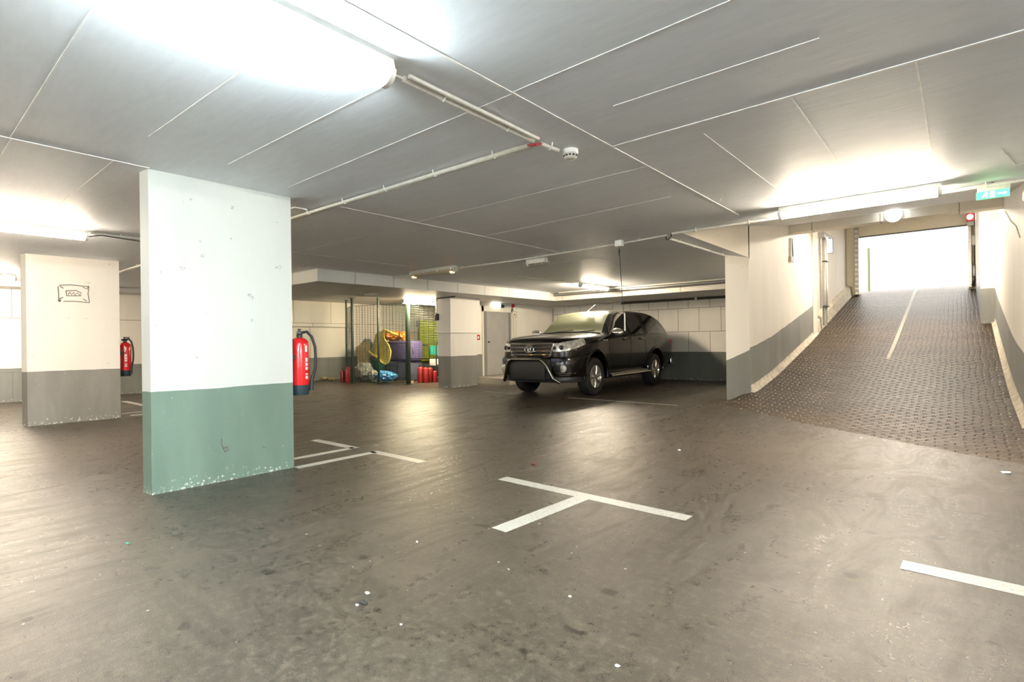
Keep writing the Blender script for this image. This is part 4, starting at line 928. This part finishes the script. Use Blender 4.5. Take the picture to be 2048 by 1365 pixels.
# headlights
for s_ in (1, -1):
    rows = []
    n_ = 16
    for i in range(n_+1):
        t_ = i/n_
        if t_ < .35: x = .50+(.60-.50)*t_/.35; y = YF-.022+.012*t_; top = 1.06+.03*t_; bot = .90
        else:
            q = (t_-.35)/.65; y = -.94+(.52)*q; pp = spo(y, 4.3, .018); x = pp.x; top = 1.07+.085*q; bot = .90+.14*q
        if t_ >= .35:
            row = []
            for j in range(5):
                z = bot+(top-bot)*j/4; lo, hi = 3.0, 5.2
                for _ in range(18):
                    md_ = (lo+hi)/2
                    if sp(y, md_).z < z: lo = md_
                    else: hi = md_
                pp = spo(y, lo, .014); row.append((pp.x*s_, pp.y, pp.z))
        else: row = [(x*s_, y, bot+(top-bot)*j/4) for j in range(5)]
        rows.append(row)
    hl = MB().grid(rows).build('headlight', 'lens', car, True)
    k_ = MB()
    for (x, y, z, r) in ((.55, YF-.02, .975, .034), (.66, -.925, .98, .046)): k_.lathe([(r, 0), (r*.9, -.02), (r*.4, -.03)], (x*s_, y-.005, z), 'y', 18)
    k_.build('projector', 'car_glass', hl, True)
    k_ = MB().tube([(.52*s_, YF-.03, .90), (.62*s_, -.955, .90), (.75*s_, -.875, .91), (.86*s_, -.70, .94)], .009, 6); k_.build('light_strip', 'chrome', hl, True)
# bumper
def sweep(z0, z1, xs_, ys_, dep):
    k_ = MB(); rows = []
    for x, y in list(zip(xs_, ys_)):
        rows.append([(x, y+dep, z0), (x, y+.01, z0+.01), (x, y-.012, z0+.05), (x, y-.012, z1-.05), (x, y+.01, z1), (x, y+dep, z1+.01)])
    k_.grid(rows); n_ = len(rows)
    return k_
bx = [-.935, -.925, -.85, -.72, -.52, -.28, 0, .28, .52, .72, .85, .925, .935]; by = [-.46, -.62, -.81, -.93, -1.02, -1.06, -1.07, -1.06, -1.02, -.93, -.81, -.62, -.46]
sweep(.42, .80, bx, by, .16).build('front_bumper', 'car_paint', car, True)
sweep(.30, .42, [x*.93 for x in bx], [y+.03 for y in by], .2).build('bumper_valance', 'black_plastic', car, True)
MB().rbox((-.50, -1.09, .37), (.50, -1.0, .76), .03).build('lower_intake', 'black_rubber', car, True)
# bull bar
MB().tube([(-.62, -1.05, .33), (-.54, -1.12, .40), (-.46, -1.16, .64), (-.41, -1.17, .72), (-.33, -1.175, .765), (.33, -1.175, .765), (.41, -1.17, .72), (.47, -1.16, .64), (.58, -1.12, .40), (.70, -1.05, .32)], .036, 14).build('bull_bar', 'chrome_dark', car, True)
MB().rbox((-.42, -1.145, .36), (.42, -1.10, .735), .03).build('bull_bar_plate', 'black_rubber', car, True)
for s_ in (1, -1):
    MB().lathe([(.075, .02), (.07, -.01), (.06, -.015)], (.70*s_, -.955, .58), 'y', 20).build('fog_light', 'lens', car, True)
    MB().tube([(.62*s_, -1.0, .49), (.77*s_, -.91, .485), (.88*s_, -.76, .49), (.80*s_, -.88, .455), (.64*s_, -.99, .45)], .009, 6).build('bumper_trim', 'chrome', car, True)
    MB().rbox((min(.48*s_, .68*s_), -1.045, .70), (max(.48*s_, .68*s_), -.95, .775), .02).build('bumper_insert', 'slate_cloth', car, True)
# fender flares
for yc in (0, 3.085):
    for s_ in (1, -1):
        k_ = MB(); pts = []
        for i in range(21):
            a = math.radians(-8+196*i/20); pts.append((s_*(.905 if yc < 1 else .898), yc+.492*math.cos(a), .42+.492*math.sin(a)))
        k_.tube(pts, .034, 8); k_.build('wheel_arch', 'car_paint', car, True)
# wheels
def wheel(x, y, s_):
    R_ = .382
    w = MB().lathe([(.20, -.11), (.27, -.125), (.34, -.125), (.372, -.105), (R_, -.07), (R_, .07), (.372, .105), (.34, .125), (.27, .125), (.235, .11), (.225, .06), (.20, .04)], (x, y, R_), 'x', 48).build('wheel', 'tyre', car, True)
    rim = MB(); sx = x+s_*.085
    rim.lathe([(.222, -.02*s_), (.234, .03*s_), (.226, .036*s_), (.214, .0)], (sx, y, R_), 'x', 48)
    for i in range(6):
        for dlt in (-.10, .10):
            a = 2*PI*i/6+.2; a2 = a+dlt*1.0
            p0 = Vector((sx+s_*.02, y+.045*math.cos(a), R_+.045*math.sin(a))); p1 = Vector((sx+s_*.025, y+.218*math.cos(a2+dlt*.5), R_+.218*math.sin(a2+dlt*.5)))
            rim.tube([p0, p0.lerp(p1, .5)+Vector((s_*.012, 0, 0)), p1], [.020, .014, .015], 6)
    rim.lathe([(.06, 0), (.055, .03*s_), (.03, .04*s_)], (sx, y, R_), 'x', 20)
    rim.build('rim', 'silver', w, True)
    MB().lathe([(.215, 0), (.215, .005)], (sx-s_*.02, y, R_), 'x', 32).build('brake_cover', 'black_plastic', w, True)
    k_ = MB()
    for i in range(5): a = 2*PI*i/5; k_.lathe([(.008, .0), (.008, .035)], (sx+s_*.01, y+.03*math.cos(a), R_+.03*math.sin(a)), 'x', 6)
    k_.build('wheel_nut', 'dark_metal', w, True)
for yc in (0, 3.085):
    for s_ in (1, -1): wheel(s_*.775, yc, s_)
# mirrors, handles, steps, badges
for s_ in (1, -1):
    o = MB().blob((0, 0, 0), (.14, .075, .095), .0, 1, 3).build('mirror', 'chrome', car, True); o.location = (1.03*s_, .70, 1.27)
    MB().blob((0, 0, -.055), (.12, .062, .045), .0, 1, 2).build('mirror_base', 'black_plastic', o, True); MB().tube([(-.1*s_, .0, -.05), (-.17*s_, .03, -.06)], .03).build('mirror_arm', 'black_plastic', o, True)
    for y in (1.42, 2.30):
        pp = spo(y, 4.35, .03, s_); MB().tube([pp+Vector((-.02*s_, -.09, -.0)), pp+Vector((.012*s_, -.07, 0)), pp+Vector((.012*s_, .07, .0)), pp+Vector((-.02*s_, .09, 0))], .014, 8).build('door_handle', 'chrome', car, True)
    pp = spo(.42, 4.3, .012, s_); MB().rbox(tuple(pp+Vector((-.008, -.09, -.018))), tuple(pp+Vector((.008, .09, .018))), .006).build('fender_badge', 'chrome', car, True)
    x0, x1 = sorted((s_*.80, s_*.985)); MB().rbox((x0, .58, .385), (x1, 2.42, .425), .012).build('side_step', 'silver', car, True)
    k_ = MB()
    for y in (.8, 1.5, 2.2): k_.tube([(s_*.6, y, .45), (s_*.85, y, .38)], .02, 6)
    k_.tube([(s_*.975, .55, .37), (s_*.975, 2.55, .37)], .022, 8).build('step_tube', 'silver', car, True)
MB().tube([(0, 1.28, 1.76), (0.0, 1.36, 1.785)], .02).tube([(0, 1.30, 1.78), (.10, 1.48, 1.94)], .0055, 6).build('antenna', 'white_plastic', car, True)
MB().rbox((-.86, 4.24, .46), (.86, 4.46, .62), .03).build('rear_bumper', 'chrome', car, True)
MB().rbox((-.80, .5, .30), (.80, 3.9, .44), .03).build('chassis', 'black_rubber', car, True)
MB().tube([(-.7, 0, .382), (.7, 0, .382)], .05).tube([(-.7, 3.085, .382), (.7, 3.085, .382)], .06).build('axle', 'black_rubber', car, True)
for s_ in (1, -1): MB().rbox((min(s_*.74, s_*.84), 4.20, .80), (max(s_*.74, s_*.84), 4.36, 1.12), .02).build('tail_light', 'red_gloss', car, True)
for s_ in (1, -1): patch('door_crease', .6, 4.1, 3.55, 3.62, 'car_paint', off=.008, ny=30, nk=1, sides=(s_,))

# ------------------------------------------------------------------ daylight and view
w = bpy.data.worlds.new('World'); S.world = w; w.use_nodes = True
bg = w.node_tree.nodes['Background']; bg.inputs[0].default_value = (1, .97, .90, 1); bg.inputs[1].default_value = .8
S.view_settings.view_transform = 'Standard'; S.view_settings.look = 'None'; S.view_settings.gamma = 1.0
S.view_settings.use_curve_mapping = False; S.view_settings.exposure = 2.5
S.cycles.diffuse_bounces = 6
